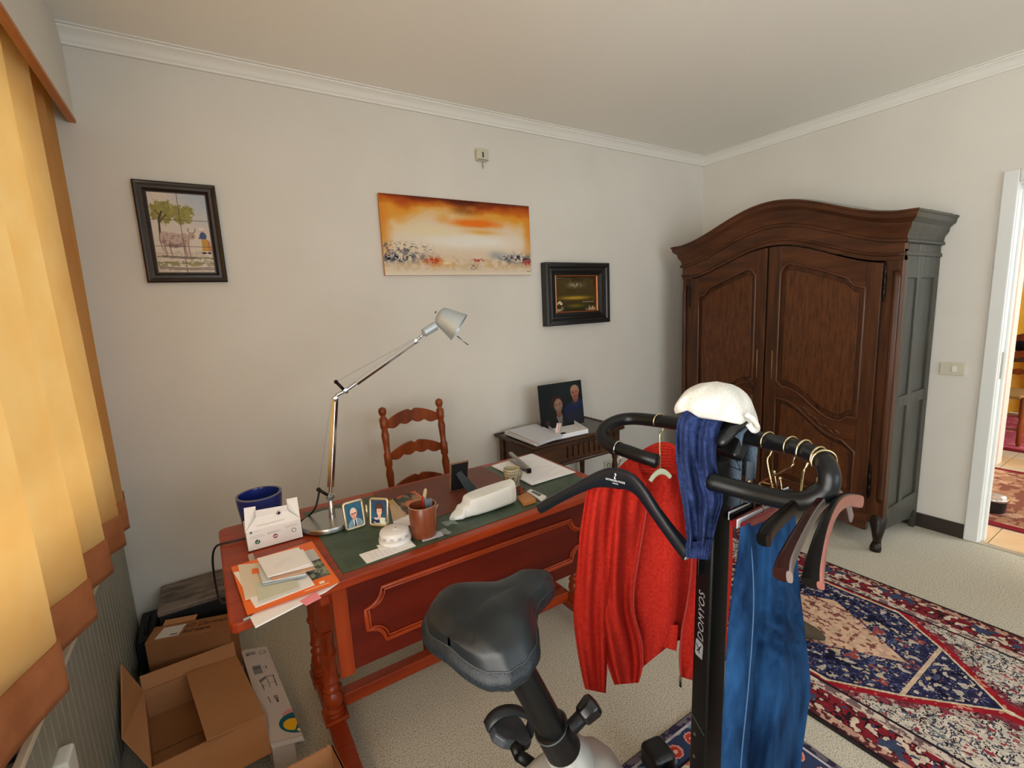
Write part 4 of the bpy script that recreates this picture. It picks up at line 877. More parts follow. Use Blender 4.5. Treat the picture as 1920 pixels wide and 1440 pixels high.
# shade: truncated dome opening away from the arm and down
sa = on(826, 592, 1, yl); so_ = on(851, 613, 1, yl)
axs = V3(.60, -.38, -.50); axs /= np.linalg.norm(axs)
s0 = sa-axs*.012
prof_s = [(.0, -.002), (.020, .0), (.034, .008), (.040, .02), (.050, .062), (.060, .098), (.0585, .098), (.048, .062), (.037, .02), (.018, .004), (.0, .003)]
MB().lathe(prof_s, s0, 32, axis=axs).build('shade', ALU, lp, smooth=40)
MB().lathe([(.004, 0), (.006, .003), (.0, .004)], s0-axs*.001+V3(-.012, -.012, .006), 10, axis=-axs).build('switch', BLACKP, lp)
MB().ball(s0+axs*.05, .022, 14).build('bulb', mat('bulb_glass', (236, 236, 230), rough=.3), lp, smooth=True)
MB().tube([s0+axs*.085+V3(0, 0, -.04), s0+axs*.125+V3(.01, 0, -.055)], .0028, 6).build('handle_rod', STEEL, lp, smooth=True)
# lamp cord over the desk edge to the floor corner
cordp = smoothpath([K0+V3(.006, .004, .002), on(592, 950, 1, 1.76), on(578, 968, 1, 1.80), (.19, 1.80, ZD+.004), (.165, 1.79, ZD+.004), (.01, 1.785, ZD+.004), (-.03, 1.787, ZD+.005), (-.066, 1.80, .755), (-.082, 1.84, .68), (-.085, 1.95, .5), (-.075, 2.2, .34), (-.072, 2.36, .306), (-.07, 2.5, .304)], 6)
tag(MB().tube(cordp, .0035, 8).build('cord', BLACKP, lp, smooth=True), 'black power cord')
# blue planter
bp = thing('flower_pot', 'cobalt blue glazed flower pot behind the white carton', 'pot', (.085, 1.865, ZD))
BLU = mat('cobalt_glaze', (22, 36, 110), rough=0.18, coat=.4, c2=(30, 48, 132), scale=6)
MB().lathe([(.058, 0), (.062, .004), (.072, .085), (.0745, .118), (.0735, .124), (.066, .124), (.0645, .116), (.06, .05), (.05, .01), (.0, .008)], (.085, 1.865, ZD), 36).build('body', BLU, bp, smooth=40)
MB().lathe([(.0672, 0), (.0742, 0), (.0742, .004), (.0672, .004)], (.085, 1.865, ZD+.1215), 36, ring=True).build('rim', mat('grey_rim', (96, 98, 112), rough=.3), bp, smooth=40)
# opened white device carton
wc = thing('device_carton', 'opened white product carton with printed round symbols on the desk', 'box', (.105, 1.70, ZD))
WCT = mat('white_card', (240, 238, 234), rough=0.55)
yf = 1.676
p0, p1, p2, p3 = (on(x, y, 1, yf) for x, y in ((465.5, 1036), (569.5, 1010.5), (564, 973), (459.5, 999)))
p0[2] = p1[2] = ZD; p2[2] = p3[2] = (p2[2]+p3[2])/2
MB().slab([p0, p1, p2, p3], (0, .0015, 0)).build('front', WCT, wc)
dp = V3(0, .105, 0)
MB().slab([p0, p0+dp, p3+dp, p3], (.0015, 0, 0)).slab([p1, p1+dp, p2+dp, p2], (-.0015, 0, 0)).slab([p0+dp, p1+dp, p2+dp, p3+dp], (0, .0015, 0)).slab([p0, p1, p1+dp, p0+dp], (0, 0, .0015)).build('tray', WCT, wc)
P_ = [on(x, y, 1, yf) for x, y in ((459.5, 999), (480, 973), (479.5, 959.6), (539, 949), (540, 959.5), (564, 973))]
P_ = [P_[0]*0+p3]+[p+V3(0, .012, 0) for p in P_[1:5]]+[p2]
MB().slab(P_, (0, .0015, 0)).build('tuck_flap', WCT, wc)
MB().slab([p3+V3(.001, .004, 0), p3+V3(.034, .02, 0), on(479, 949.5, 1, yf+.03), on(457, 953, 1, yf+.03)], (0, .0015, 0)).build('dust_flap', WCT, wc)
MB().slab([p2+V3(-.034, .02, 0), p2+V3(-.001, .004, 0), on(557, 932, 1, yf+.03), on(537, 936, 1, yf+.03)], (0, .0015, 0)).build('dust_flap', WCT, wc)
fu = (p1-p0)/np.linalg.norm(p1-p0); wd_ = np.linalg.norm(p1-p0)
def fp(a, b, off=-.0006): return p0+fu*wd_*a+V3(0, off, b*(p3[2]-p0[2]))
def disc(o, r, name, m_, n=20, par=wc): return MB().lathe([(r, 0), (r, .0003)], o, n, axis=(0, -1, 0)).build(name, m_, par)
disc(fp(.18, .40), .0075, 'print_symbol', mat('green_print', (26, 92, 70), rough=.5)); disc(fp(.5, .46), .0075, 'print_symbol', mat('red_print', (150, 70, 86), rough=.5)); disc(fp(.84, .52), .0075, 'print_symbol', mat('grey_symbol', (110, 108, 110), rough=.5)); disc(fp(.84, .52, -.0010), .0055, 'print_symbol', WCT)
MB().tube([fp(.155, .40, -.0012), fp(.175, .33, -.0012), fp(.205, .48, -.0012)], .0009, 4).build('tick_mark', WCT, wc)
for a in (.483, .517): disc(fp(a, .46, -.0010), .0024, 'print_symbol', WCT, 10)
mb = MB()
for a, b, l in ((.06, .70, .22), (.06, .62, .26), (.36, .72, .24), (.36, .64, .26), (.36, .67, .2), (.68, .80, .24), (.68, .73, .26), (.14, .93, .10), (.2, 1.18, .5)): mb.add([fp(a, b), fp(a+l, b+.01), fp(a+l, b+.025), fp(a, b+.015)], [(0, 1, 2, 3)])
mb.build('print_lines', mat('pale_print', (176, 174, 172), rough=.6), wc)
disc(fp(.09, .93), .004, 'print_symbol', mat('teal_print', (60, 110, 90), rough=.6), 12)
lg = fp(.60, 1.55, .0055); MB().lathe([(.0058, 0), (.0058, .0003)], lg, 16, axis=(0, -1, 0)).lathe([(.0046, 0), (.0046, .0003)], lg+V3(.0035, 0, -.0005), 14, axis=(0, -1, 0)).lathe([(.0022, 0), (.0022, .0003)], lg+V3(.002, 0, .0075), 10, axis=(0, -1, 0)).build('emblem', mat('pinkish_print', (176, 154, 156), rough=.5), wc)

# hinged pair of gilt photo frames
def vpl(A, B, x, y):                                  # sight line meeting the vertical plane through A and B
    n = np.cross(B-A, (0, 0, 1.0)); r = ray(x, y); return CAM+r*(np.dot(A-CAM, n)/np.dot(r, n))
def portrait(kind):
    A = Art(70, 92, (44, 92, 116)); n1 = fbm(92, 70, 4, 4, 2); A.mix(n1*.5, (20, 40, 66))
    if kind == 'm':
        A.ell(.52, .95, .46, .30, (112, 136, 150), .1).poly([(.36, .68), (.66, .66), (.6, 1), (.42, 1)], (214, 216, 220)).poly([(.47, .72), (.55, .72), (.58, 1), (.46, 1)], (24, 32, 52)).poly([(.3, .72), (.38, .66), (.45, 1), (.2, 1)], (104, 128, 144)).poly([(.62, .64), (.74, .72), (.86, 1), (.6, 1)], (104, 128, 144))
        A.ell(.49, .62, .12, .1, (176, 116, 96)).ell(.47, .40, .21, .2, (196, 186, 178), .2).ell(.475, .46, .18, .2, (206, 146, 124), .2).ell(.46, .34, .17, .08, (210, 170, 150), .4).line([(.32, .45), (.62, .42)], .012, (70, 54, 50)).ell(.39, .46, .06, .03, (92, 60, 56), .4).ell(.56, .445, .06, .03, (92, 60, 56), .4).ell(.47, .52, .03, .05, (190, 120, 102), .5).line([(.4, .58), (.48, .605), (.57, .57)], .014, (150, 70, 66)).ell(.66, .45, .03, .06, (190, 130, 112))
    else:
        A.mix(np.clip((.6-A.Y), 0, 1), (40, 44, 80)).ell(.45, .96, .46, .28, (36, 40, 66), .1).mix(((fbm(92, 70, 12, 10, 6) > .55) & (A.Y > .72))*.9, (190, 200, 206)).poly([(.5, .72), (.85, .72), (1, 1), (.6, 1)], (196, 206, 190)).ell(.53, .68, .1, .1, (206, 150, 130))
        A.ell(.52, .34, .27, .24, (58, 40, 40), .2).ell(.52, .45, .17, .2, (226, 170, 148), .2).ell(.5, .26, .2, .1, (74, 50, 46), .4).ell(.45, .44, .035, .018, (70, 44, 44), .4).ell(.6, .44, .035, .018, (70, 44, 44), .4).line([(.44, .55), (.53, .585), (.62, .55)], .018, (226, 214, 206)).line([(.43, .545), (.53, .60), (.63, .545)], .007, (160, 66, 70)).ell(.53, .5, .025, .03, (210, 146, 126), .5)
    return A
GLD = mat('polished_gilt', (216, 204, 176), rough=0.25, metal=.8)
pf = thing('twin_portrait', 'hinged pair of small gilt frames with two portraits', 'photo frame', (.39, 1.61, ZD))
def small_frame(bl, br, tl, tr, kind, label):
    A_, B_ = on(*bl, 2, ZD), on(*br, 2, ZD)
    h = (vpl(A_, B_, *tl)[2]+vpl(A_, B_, *tr)[2])/2-ZD
    u = (B_-A_)/np.linalg.norm(B_-A_); w = np.linalg.norm(B_-A_); nrm = np.cross(u, (0, 0, 1.0)); nrm /= np.linalg.norm(nrm)   # towards the viewer
    if np.dot(nrm, CAM-A_) < 0: nrm = -nrm
    up = V3(0, 0, 1)*.985-nrm*.17; up /= np.linalg.norm(up)
    P = lambda a, b, d=0: A_+u*a+up*b+nrm*d
    k = .008; R = .012
    ring = []
    for (cx, cy, a0) in ((w-R, R, -90), (w-R, h-R, 0), (R, h-R, 90), (R, R, 180)):
        for t in np.linspace(0, 90, 5): ring.append(P(cx+(R-.004)*math.cos(math.radians(a0+t)), cy+(R-.004)*math.sin(math.radians(a0+t))))
    f = MB().tube(ring, .0052, 10, closed=True, up=nrm).build('frame', GLD, pf, smooth=True)
    MB().slab([P(.004, .004, -.004), P(w-.004, .004, -.004), P(w-.004, h-.004, -.004), P(.004, h-.004, -.004)], nrm*.004).build('mount', mat('cream_mount', (222, 214, 196), rough=.5), pf)
    pa_ = portrait(kind); pa_.a = pa_.a*1.18+8
    o = art_mesh(pa_, 'portrait', P(k, h-k, .0008), u*(w-2*k), -up*(h-2*k), PHOTO, pf); tag(o, label)
    return P(w, h*.5), P(0, h*.5), h
e1, _, h1 = small_frame((648.6, 997), (687, 985), (643, 946), (683, 935.5), 'm', 'portrait of a grey haired man in a suit')
_, e2, h2 = small_frame((693, 986), (729, 988), (688, 934), (725, 939), 'w', 'portrait of a dark haired smiling woman')
MB().tube([((e1+e2)/2)*V3(1, 1, 0)+V3(0, 0, ZD+.02), ((e1+e2)/2)*V3(1, 1, 0)+V3(0, 0, ZD+h1*.75)], .004, 8).build('hinge', GLD, pf, smooth=True)
# photo frame seen from behind
bf = thing('standing_picture', 'black easel backed photo frame seen from behind on the desk', 'photo frame', (.81, 1.73, ZD))
A_, B_ = on(844, 922.5, 2, ZD), on(877, 914.5, 2, ZD)
u = (B_-A_)/np.linalg.norm(B_-A_); w = np.linalg.norm(B_-A_); nrm = np.cross(u, (0, 0, 1.0)); nrm = nrm if np.dot(nrm, CAM-A_) > 0 else -nrm
TL, TR = vpl(A_, B_, 848, 865.5), vpl(A_, B_, 885, 855.5); h = (TL[2]+TR[2])/2-ZD
up = V3(0, 0, 1)+nrm*.22; up /= np.linalg.norm(up); P = lambda a, b, d=0: A_+u*a+up*b+nrm*d
MB().slab([P(0, 0), P(w, 0), P(w, h), P(0, h)], -nrm*.010).build('frame', mat('light_brown_wood', (150, 112, 86), rough=.5), bf)
MB().slab([P(.004, .004, .0005), P(w-.004, .004, .0005), P(w-.004, h-.004, .0005), P(.004, h-.004, .0005)], nrm*.002).build('backing', mat('black_card', (18, 24, 28), rough=.55), bf)
l0 = P(w*.42, h*.66, .003); lf = on(886, 921, 2, ZD)
s_ = np.cross(lf-l0, nrm); s_ /= np.linalg.norm(s_); 
MB().slab([l0-s_*.012, l0+s_*.012, lf+s_*.022, lf-s_*.022], np.cross(s_, lf-l0)/np.linalg.norm(np.cross(s_, lf-l0))*.0025).build('easel_leg', mat('dark_card', (44, 56, 62), rough=.6), bf)
MB().lathe([(.003, 0), (.003, .0015)], l0-s_*.0+nrm*.002, 10, axis=nrm).build('rivet', STEEL, bf)
# pen cup with pens
pcup = thing('pen_cup', 'brown leather look pen cup at the front of the desk', 'cup', (.532, 1.435, ZD))
c0 = V3(.532, 1.435, ZD)
LBR = mat('brown_leather', (108, 50, 28), rough=0.35, c2=(140, 74, 42), scale=3, stretch=(6, 6, .3), coat=.2)
MB().lathe([(.042, 0), (.043, .002), (.0465, .104), (.0455, .106), (.0435, .104), (.040, .006), (.0, .005)], c0, 32).build('body', LBR, pcup, smooth=40)
MB().lathe([(.0436, 0), (.0468, 0), (.0468, .0018), (.0436, .0018)], c0+V3(0, 0, .1045), 32, ring=True).build('rim', mat('worn_rim', (170, 130, 104), rough=.5), pcup)
def pen(name, label, a, b, r, m_, n=6, tip=None):
    t = thing(name, label, 'pen' if 'pen' in name else name.split('_')[-1], a)
    d = (V3(*b)-V3(*a)); MB().tube([V3(*a), V3(*a)+d*.95, V3(*b)], [r, r, r*.6], n).build('barrel', m_, t, smooth=35)
    if tip: MB().tube([V3(*a)+d*.915, V3(*b)+d*.02], [r*.75, r*.2], n).build('tip', tip, t)
    return t
pen('ballpoint_pen', 'cream ballpoint pen leaning tall in the pen cup', c0+V3(-.016, .012, .008), pd(798, 917, 1.735), .0068, mat('ivory_pen', (226, 206, 164), rough=.35), 10, BRASS)
t = thing('ruler', 'pale blue flat ruler standing in the pen cup', 'ruler', c0+V3(-.01, -.01, .01))
a, b = c0+V3(.0, -.02, .008), pd(802, 942, 1.69); s_ = V3(.011, -.004, .002)
MB().slab([a-s_, a+s_, b+s_, b-s_], (0, .002, 0)).build('blade', mat('pale_blue_plastic', (176, 206, 218), rough=.4), t)
t = thing('folding_knife', 'dark grey clip knife standing in the pen cup', 'knife', c0+V3(.02, .01, .01))
MB().slab([c0+V3(.012, .0, .008), c0+V3(.030, -.006, .008), c0+V3(.037, -.004, .118), c0+V3(.012, .004, .118)], (0, .006, 0)).build('handle', mat('slate_plastic', (96, 108, 120), rough=.4), t, bevel=.001)
pen('pencil', 'pale pencil jutting sideways from the pen cup', c0+V3(.02, .025, .02), pd(821, 946, 1.75), .0035, mat('pencil_wood', (206, 176, 140), rough=.5), 6)
t = thing('red_lighter', 'red plastic lighter at the back of the pen cup', 'lighter', c0+V3(.01, .03, .01))
MB().tube([c0+V3(.008, .026, .01), c0+V3(.018, .032, .116)], .008, 10, flat=.6).build('body', mat('red_plastic', (170, 40, 32), rough=.4), t, smooth=35)
# round white smoke detector and the notes beneath it
def sheet(name, label, Q, z, th=.0006, m_=None, cat='paper', group=None, parent=None, curl=0):
    P = [on(x, y, 2, z) for x, y in Q]
    if parent is not None: return MB().slab(P, (0, 0, th)).build(name, m_ or PAPER, parent)
    c = np.mean(P, 0); t = thing(name, label, cat, (c[0], c[1], z), 0, group)
    MB().slab(P, (0, 0, th)).build('sheet', m_ or PAPER, t); return t
nt = sheet('handwritten_note', 'white handwritten note lying under the white smoke detector', [(673, 1040), (688, 1057), (780, 1024), (766, 1010)], ZD)
P = [on(x, y, 2, ZD+.0008) for x, y in ((673, 1040), (688, 1057), (780, 1024), (766, 1010))]
mb = MB(); rnd.seed(5)
for i in range(6):
    for j in range(5):
        a, b = .14+.14*i/1.6+.02*rnd.random(), .2+.14*j; q0 = P[0]+(P[3]-P[0])*a+(P[1]-P[0])*b; q1 = q0+(P[3]-P[0])*.05+(P[1]-P[0])*.03*rnd.uniform(-1, 1)
        mb.tube([q0, (q0+q1)/2+V3(.001, .002, 0), q1], .0005, 4, flat=.3)
w_ = mb.build('writing', mat('grey_ink', (120, 132, 140), rough=.7), nt); w_['kind'] = 'stuff'
sheet('torn_note', 'small white slip poking out under the smoke detector', [(706, 1023), (712, 1031), (774, 1021), (768, 1008)], ZD+.001)
sd = thing('smoke_detector', 'round white smoke detector lying on the green leather', 'smoke detector', (.437, 1.452, ZD))
c0 = V3(.437, 1.452, ZD+.0018)
SDW = mat('white_abs', (230, 230, 228), rough=0.35)
MB().lathe([(.050, 0), (.0525, .002), (.0525, .012), (.048, .0145)], c0, 36).build('mounting_ring', SDW, sd, smooth=40)
MB().lathe([(.044, .0), (.0485, .004), (.0485, .015), (.046, .022), (.040, .0255), (.012, .0265), (.0, .0265)], c0+V3(0, 0, .0145), 36).build('body', SDW, sd, smooth=40)
for k in range(12):
    a = 2*PI*k/12; MB().box((-.006, -.0006, -.004), (.006, .0006, .004)).build('vent_slot', mat('shade_grey', (186, 188, 190), rough=.6), sd, local=True).matrix_basis = Matrix.Translation((.0488*math.cos(a), .0488*math.sin(a), .024)) @ Matrix.Rotation(a+PI/2, 4, 'Z')
MB().lathe([(.011, 0), (.011, .0015), (.009, .002), (.0, .002)], c0+V3(.004, -.002, .041), 18).build('test_button', SDW, sd, smooth=35)
MB().lathe([(.002, 0), (.002, .003)], c0+V3(.004, -.002, .042), 8).build('indicator', mat('red_dot', (150, 40, 50), rough=.4), sd)
# magazines and envelopes behind the cup
def cover(seed, base, cols):
    A = Art(80, 60, base); n1 = fbm(60, 80, 4, 5, seed); n2 = fbm(60, 80, 10, 12, seed+1)
    for i, c in enumerate(cols): A.mix(np.clip((fbm(60, 80, 3, 4, seed+10*i)-.5)*8, 0, 1), c)
    return A
mg = thing('magazine', 'glossy magazine with dark and orange cover behind the pen cup', 'magazine', (.56, 1.68, ZD))
Q = [on(x, y, 2, ZD+.011) for x, y in ((736, 935), (762, 966), (812, 950), (778, 920))]
MB().slab([q-V3(0, 0, .011) for q in Q], (0, 0, .0105)).build('pages', PAPER, mg)
A = cover(60, (150, 124, 84), [(60, 66, 60), (52, 44, 38), (198, 104, 66)]); A.ell(.5, .55, .3, .14, (206, 104, 64), .5).ell(.3, .25, .22, .14, (66, 74, 68), .4).ell(.6, .8, .26, .12, (40, 42, 40), .4)
art_mesh(A, 'cover', Q[0], Q[3]-Q[0], Q[1]-Q[0], PHOTO, mg)
sheet('yellow_envelope', 'yellow envelope sticking out under the magazine', [(727, 940), (757, 990), (775, 984), (745, 933)], ZD+.0004, .001, mat('ochre_paper', (206, 172, 92), rough=.7), 'envelope')
sheet('tan_envelope', 'tan paper beside the gilt photo frames', [(730, 948), (738, 984), (762, 975), (745, 942)], ZD+.0022, .0006, mat('tan_paper', (206, 180, 150), rough=.7), 'envelope')
sheet('loose_slip', 'loose white paper slip behind the smoke detector', [(737, 978), (745, 992), (775, 983), (766, 966)], ZD+.003, .0006)
# clear film scraps
FILM = mat('clear_film', (190, 206, 206), rough=.12, alpha=.35)
def film(label, c, s, seed):
    t = thing('plastic_wrapper', label, 'wrapper', c); n = noise2(9, 9, 4, 4, seed)
    MB().grid(lambda a, b: (s*(a-.5)*1.3, s*(b-.5), .002+.012*n[int(a*8), int(b*8)]), 8, 8).build('film', FILM, t, smooth=True, local=True); return t
film('crumpled clear plastic wrapper at the foot of the pen cup', on(826, 1003, 2, ZD), .045, 3); film('clear plastic wrapper beside the white moulded piece', on(842, 984, 2, ZD), .04, 8)
sheet('price_slip', 'pale lilac paper strip in front of the pen cup', [(788, 1008), (793, 1016), (832, 1004), (826, 997)], ZD+.0003, .0006, mat('lilac_paper', (206, 204, 222), rough=.6))
# white moulded piece
wm_ = thing('white_moulded_piece', 'white stepped shell shaped piece on the front edge of the desk', 'ornament', (.79, 1.46, ZD))
a0, a1 = on(847, 978, 2, ZD), on(968, 944, 2, ZD); a1 = a1+V3(.0, .01, 0)
ax_ = (a1-a0); L = np.linalg.norm(ax_); ax_ /= L; sd_ = V3(-ax_[1], ax_[0], 0)
def shell(a, b):
    t = b; hgt = np.interp(t, [0, .06, .14, .165, .24, .27, .40, .7, 1.0], [.006, .016, .024, .040, .046, .070, .076, .082, .088])
    wdt = np.interp(t, [0, .06, .15, .2, .35, .6, .9, 1.0], [.004, .022, .034, .030, .042, .044, .040, .030])
    low_ = np.interp(t, [0, .5, 1], [0, .0, .004])
    ang = 2*PI*a; cx, cz = math.cos(ang), math.sin(ang)
    k = .5; x = wdt*np.sign(cx)*abs(cx)**k*(1-.18*max(0, cz)); z = low_+(hgt-low_)*(.5+.5*np.sign(cz)*abs(cz)**.45)
    if t > .25 and cz > .75: z -= .010*math.sin(PI*(t-.25)/.75)
    return a0+ax_*(L*t)+sd_*(x+.016)+V3(0, 0, z+.0005)
MB().grid(shell, 40, 60, cu=True).add([], []).build('shell', mat('white_moulding', (232, 236, 234), rough=.45), wm_, smooth=True)
MB().add([shell(i/40, 1.0) for i in range(40)], [tuple(range(40))]).add([shell(i/40, 0.0) for i in range(40)], [tuple(range(40))[::-1]]).build('end_face', MATS['white_moulding'], wm_)
# mug, cigarette case, remote, red stamp
mu = thing('mug', 'small beige stoneware mug with green scroll pattern', 'mug', (1.0, 1.61, ZD))
c0 = V3(1.0, 1.61, ZD)
MB().lathe([(.026, 0), (.030, .004), (.033, .04), (.0345, .078), (.0335, .0795), (.0315, .078), (.029, .01), (.0, .008)], c0, 28).build('body', mat('stoneware', (186, 176, 146), rough=.35, c2=(204, 196, 168), scale=5), mu, smooth=40)
for z in (.070, .058, .014): MB().lathe([(.0345-.0012*(z < .02)*3, 0), (.0352-.0012*(z < .02)*3, .001), (.0345-.0012*(z < .02)*3, .002)], c0+V3(0, 0, z), 28, ring=True).build('glaze_band', mat('green_glaze', (70, 84, 74), rough=.3), mu)
mb = MB()
for k in range(9):
    a = 2*PI*k/9; r = .0342; mb.tube([c0+V3(r*math.cos(a+.25*t), r*math.sin(a+.25*t), .036+.014*math.sin(t*2.6)) for t in np.linspace(-1, 1, 9)], .0012, 5)
mb.build('scroll_pattern', MATS['green_glaze'], mu, smooth=True)
MB().tube([c0+V3(.033, .003, .06), c0+V3(.05, .006, .056), c0+V3(.054, .006, .04), c0+V3(.047, .005, .024), c0+V3(.031, .003, .022)], .0045, 8).build('handle', MATS['stoneware'], mu, smooth=True)
cc = thing('leather_case', 'flat tan leather case on the desk beside the mug', 'case', (.95, 1.45, ZD))
Q = [on(x, y, 2, ZD) for x, y in ((970, 936), (982, 950), (1006, 942), (989, 928))]
TAN = mat('tan_leather', (176, 112, 56), rough=.45, c2=(190, 126, 68), scale=6)
MB().slab(Q, (0, 0, .006)).build('lower_half', TAN, cc, bevel=.0015); MB().slab([q+V3(0, 0, .0068) for q in Q], (0, 0, .006)).build('lid', TAN, cc, bevel=.0015)
rc = thing('remote', 'small white remote with dark window near the tan case', 'remote', (1.01, 1.46, ZD))
Q = [on(x, y, 2, ZD) for x, y in ((987.5, 925.5), (1015.5, 941), (1025, 935), (995, 921.5))]
MB().slab(Q, (0, 0, .012)).build('shell', SDW, rc, bevel=.003, seg=3)
m_ = np.mean(Q, 0); MB().slab([m_+(q-m_)*V3(.55, .55, 1)+V3(0, 0, .0121) for q in Q], (0, 0, .0006)).build('window', mat('grey_screen', (70, 76, 78), rough=.3), rc)
rs = thing('wax_seal', 'small red wax lump behind the tan case', 'seal', (1.0, 1.53, ZD)); c0 = on(978, 926, 2, ZD)
MB().lathe([(.010, 0), (.011, .006), (.007, .012), (.004, .02), (.006, .026), (.0, .03)], c0, 14).build('body', mat('red_wax', (150, 58, 34), rough=.4), rs, smooth=True)
# papers with stapler and pen
STK = [(923.4, 874), (998, 909), (1078, 884.5), (999, 852)]
for k in range(5):
    j = [(rnd.uniform(-2.5, 2.5), rnd.uniform(-1.2, 1.2)) for _ in range(4)]
    sheet('document', ('lowest white document of the sheaf at the far end of the desk', 'second lowest document of the sheaf at the far end of the desk', 'middle document of the five in the sheaf under the stapler', 'document just below the top printed one under the stapler', 'top printed document of the sheaf under the stapler')[k], [(x+a, y+b) for (x, y), (a, b) in zip(STK, j)], ZD+.0013*k, .0011, None, 'paper', 'documents at the far end of the desk')
def plane_lines(name, Q, z, rows, col_, parent, a0=.1, a1=.9, b0=.1, b1=.9, th=.006):
    P = [on(x, y, 2, z) for x, y in Q]; mb = MB()
    for i in range(rows):
        b = b0+(b1-b0)*i/max(1, rows-1); e = a1-(a1-a0)*rnd.random()*.5
        f = lambda a, b_: P[0]+(P[3]-P[0])*a+(P[1]-P[0])*b_
        mb.add([f(a0, b), f(a0, b+th), f(e, b+th), f(e, b)], [(0, 1, 2, 3)])
    return mb.build(name, col_, parent)
top = [o for o in bpy.data.objects if o.get('label') == 'top printed document of the sheaf under the stapler'][0]
g = plane_lines('printed_text', STK, ZD+.0068, 14, mat('pale_text', (176, 180, 196), rough=.7), top); g['kind'] = 'stuff'
sp_ = thing('stapler', 'grey metal stapler lying on the white documents', 'stapler', (1.15, 1.8, ZD+.007))
a, b = on(957, 858, 2, ZD+.02), on(992, 882, 2, ZD+.02); d = b-a; u = d/np.linalg.norm(d); s_ = V3(-u[1], u[0], 0)*.009; zb = V3(0, 0, ZD+.0072); f0 = a*V3(1, 1, 0)+zb; f1 = b*V3(1, 1, 0)+zb
STG = mat('stapler_grey', (150, 150, 146), rough=.35, metal=.5)
MB().slab([f0-s_, f1-s_, f1+s_, f0+s_], (0, 0, .006)).build('base', STG, sp_, bevel=.001)
MB().slab([f0-s_+V3(0, 0, .03), f1-s_+V3(0, 0, .010), f1+s_+V3(0, 0, .010), f0+s_+V3(0, 0, .03)], (0, 0, .012)).build('arm', STG, sp_, bevel=.002)
MB().slab([f1-s_*1.1-u*.012, f1-s_*1.1+u*.004, f1+s_*1.1+u*.004, f1+s_*1.1-u*.012], (0, 0, .022)).build('nose', IRON, sp_, bevel=.002)
a, b = on(961, 875, 2, ZD+.011), on(996, 885.5, 2, ZD+.011)
pen('blue_pen', 'blue and grey pen lying on the documents', a, b, .0042, mat('navy_plastic', (40, 52, 104), rough=.35), 10, STG)
# pile of post at the window end of the desk
PL = 'letters and cards piled at the window end of the desk'
z = ZD
mg2 = thing('orange_brochure', 'large orange brochure at the bottom of the pile of post', 'brochure', (.09, 1.45, z))
sheet('under_pages', '', [(469, 1159), (479, 1178), (612, 1110), (634, 1094), (600, 1060)], z+.001, .004, None, parent=mg2)
Q = [(434, 1065.5), (464, 1154), (637, 1092), (585, 1016.7)]
sheet('cover_board', '', Q, z+.006, .004, ORANGE, parent=mg2)
P = [on(x, y, 2, z+.0108) for x, y in Q]
A = Art(120, 90, (244, 112, 14)); n1 = fbm(90, 120, 14, 18, 4)
A.rect(.30, .22, .97, .80, (96, 100, 92)).mix(((n1 > .5) & (A.X > .3) & (A.X < .97) & (A.Y > .22) & (A.Y < .8))*.9, (150, 160, 126)).mix(((n1 < .4) & (A.X > .3) & (A.X < .97) & (A.Y > .22) & (A.Y < .8))*.9, (52, 56, 54)).rect(.72, .16, .97, .42, (206, 206, 204)).rect(.80, .87, .86, .91, (255, 236, 220)).rect(.62, .93, .9, .94, (255, 220, 190))
V = MB(); nn = 40
def bil(a, b): return P[0]*(1-a)*(1-b)+P[3]*a*(1-b)+P[1]*(1-a)*b+P[2]*a*b
mt_ = mat('orange_print_art', (128, 128, 128), rough=.4, attr='Col')
o = art_mesh(A, 'cover_print', (0, 0, 0), (1, 0, 0), (0, -1, 0), mt_, mg2)
Mi = WM[mg2.name].inverted()
for v in o.data.vertices:
    i_ = v.index; a, b = (i_ % (A.w+1))/A.w, (i_//(A.w+1))/A.h; v.co = Mi @ Vector(bil(a, b))
z += .0115
def card(name, label, Q, dz, m_, th=.0015):
    global z
    t = sheet(name, label, Q, z, th, m_, 'letter', PL); z += dz; return t
card('letter', 'wide white letter lying lowest on the orange brochure', [(438, 1074), (479, 1140), (590, 1097), (560, 1052)], .002, PAPER)
card('letter', 'cream letter with orange stamp on the window side of the pile', [(446, 1060), (460, 1126), (497, 1112), (487, 1056)], .002, CREAM)
P2 = [on(x, y, 2, z+.0004) for x, y in ((472, 1067), (472, 1076), (488, 1074), (488, 1064))]; MB().slab(P2, (0, 0, .0004)).build('stamp', ORANGE, bpy.data.objects[[q.name for q in bpy.data.objects if q.get('label', '').startswith('cream letter')][0]])
card('letter', 'pale green cream letter in the middle of the pile', [(478, 1094), (486, 1129), (562, 1102), (548, 1078)], .003, mat('pale_green_paper', (206, 208, 190), rough=.7))
card('booklet', 'grey blue booklet in the pile of post', [(490, 1070), (492, 1099), (575, 1081), (560, 1052)], .006, mat('bluegrey_paper', (150, 160, 166), rough=.6), .005)
card('letter', 'white blue letter above the booklet', [(484, 1064), (492, 1094), (574, 1078), (566, 1050)], .004, mat('bluewhite_paper', (206, 214, 220), rough=.7), .003)
card('envelope', 'salmon envelope near the top of the pile', [(494, 1066), (512, 1089), (592, 1067), (572, 1046)], .004, mat('salmon_paper', (206, 168, 142), rough=.7), .002)
card('card', 'second white card near the top of the pile', [(484, 1052), (503, 1083), (588, 1061), (568, 1031)], .003, PAPER, .002)
card('card', 'topmost white card with faint drawing on the pile of post', [(482, 1048), (502, 1083), (582, 1058), (560, 1027)], .003, PAPER, .002)
tp = [o for o in bpy.data.objects if o.get('label', '').startswith('topmost white card')][0]
P = [on(x, y, 2, z) for x, y in ((482, 1048), (502, 1083), (582, 1058), (560, 1027))]
mb = MB()
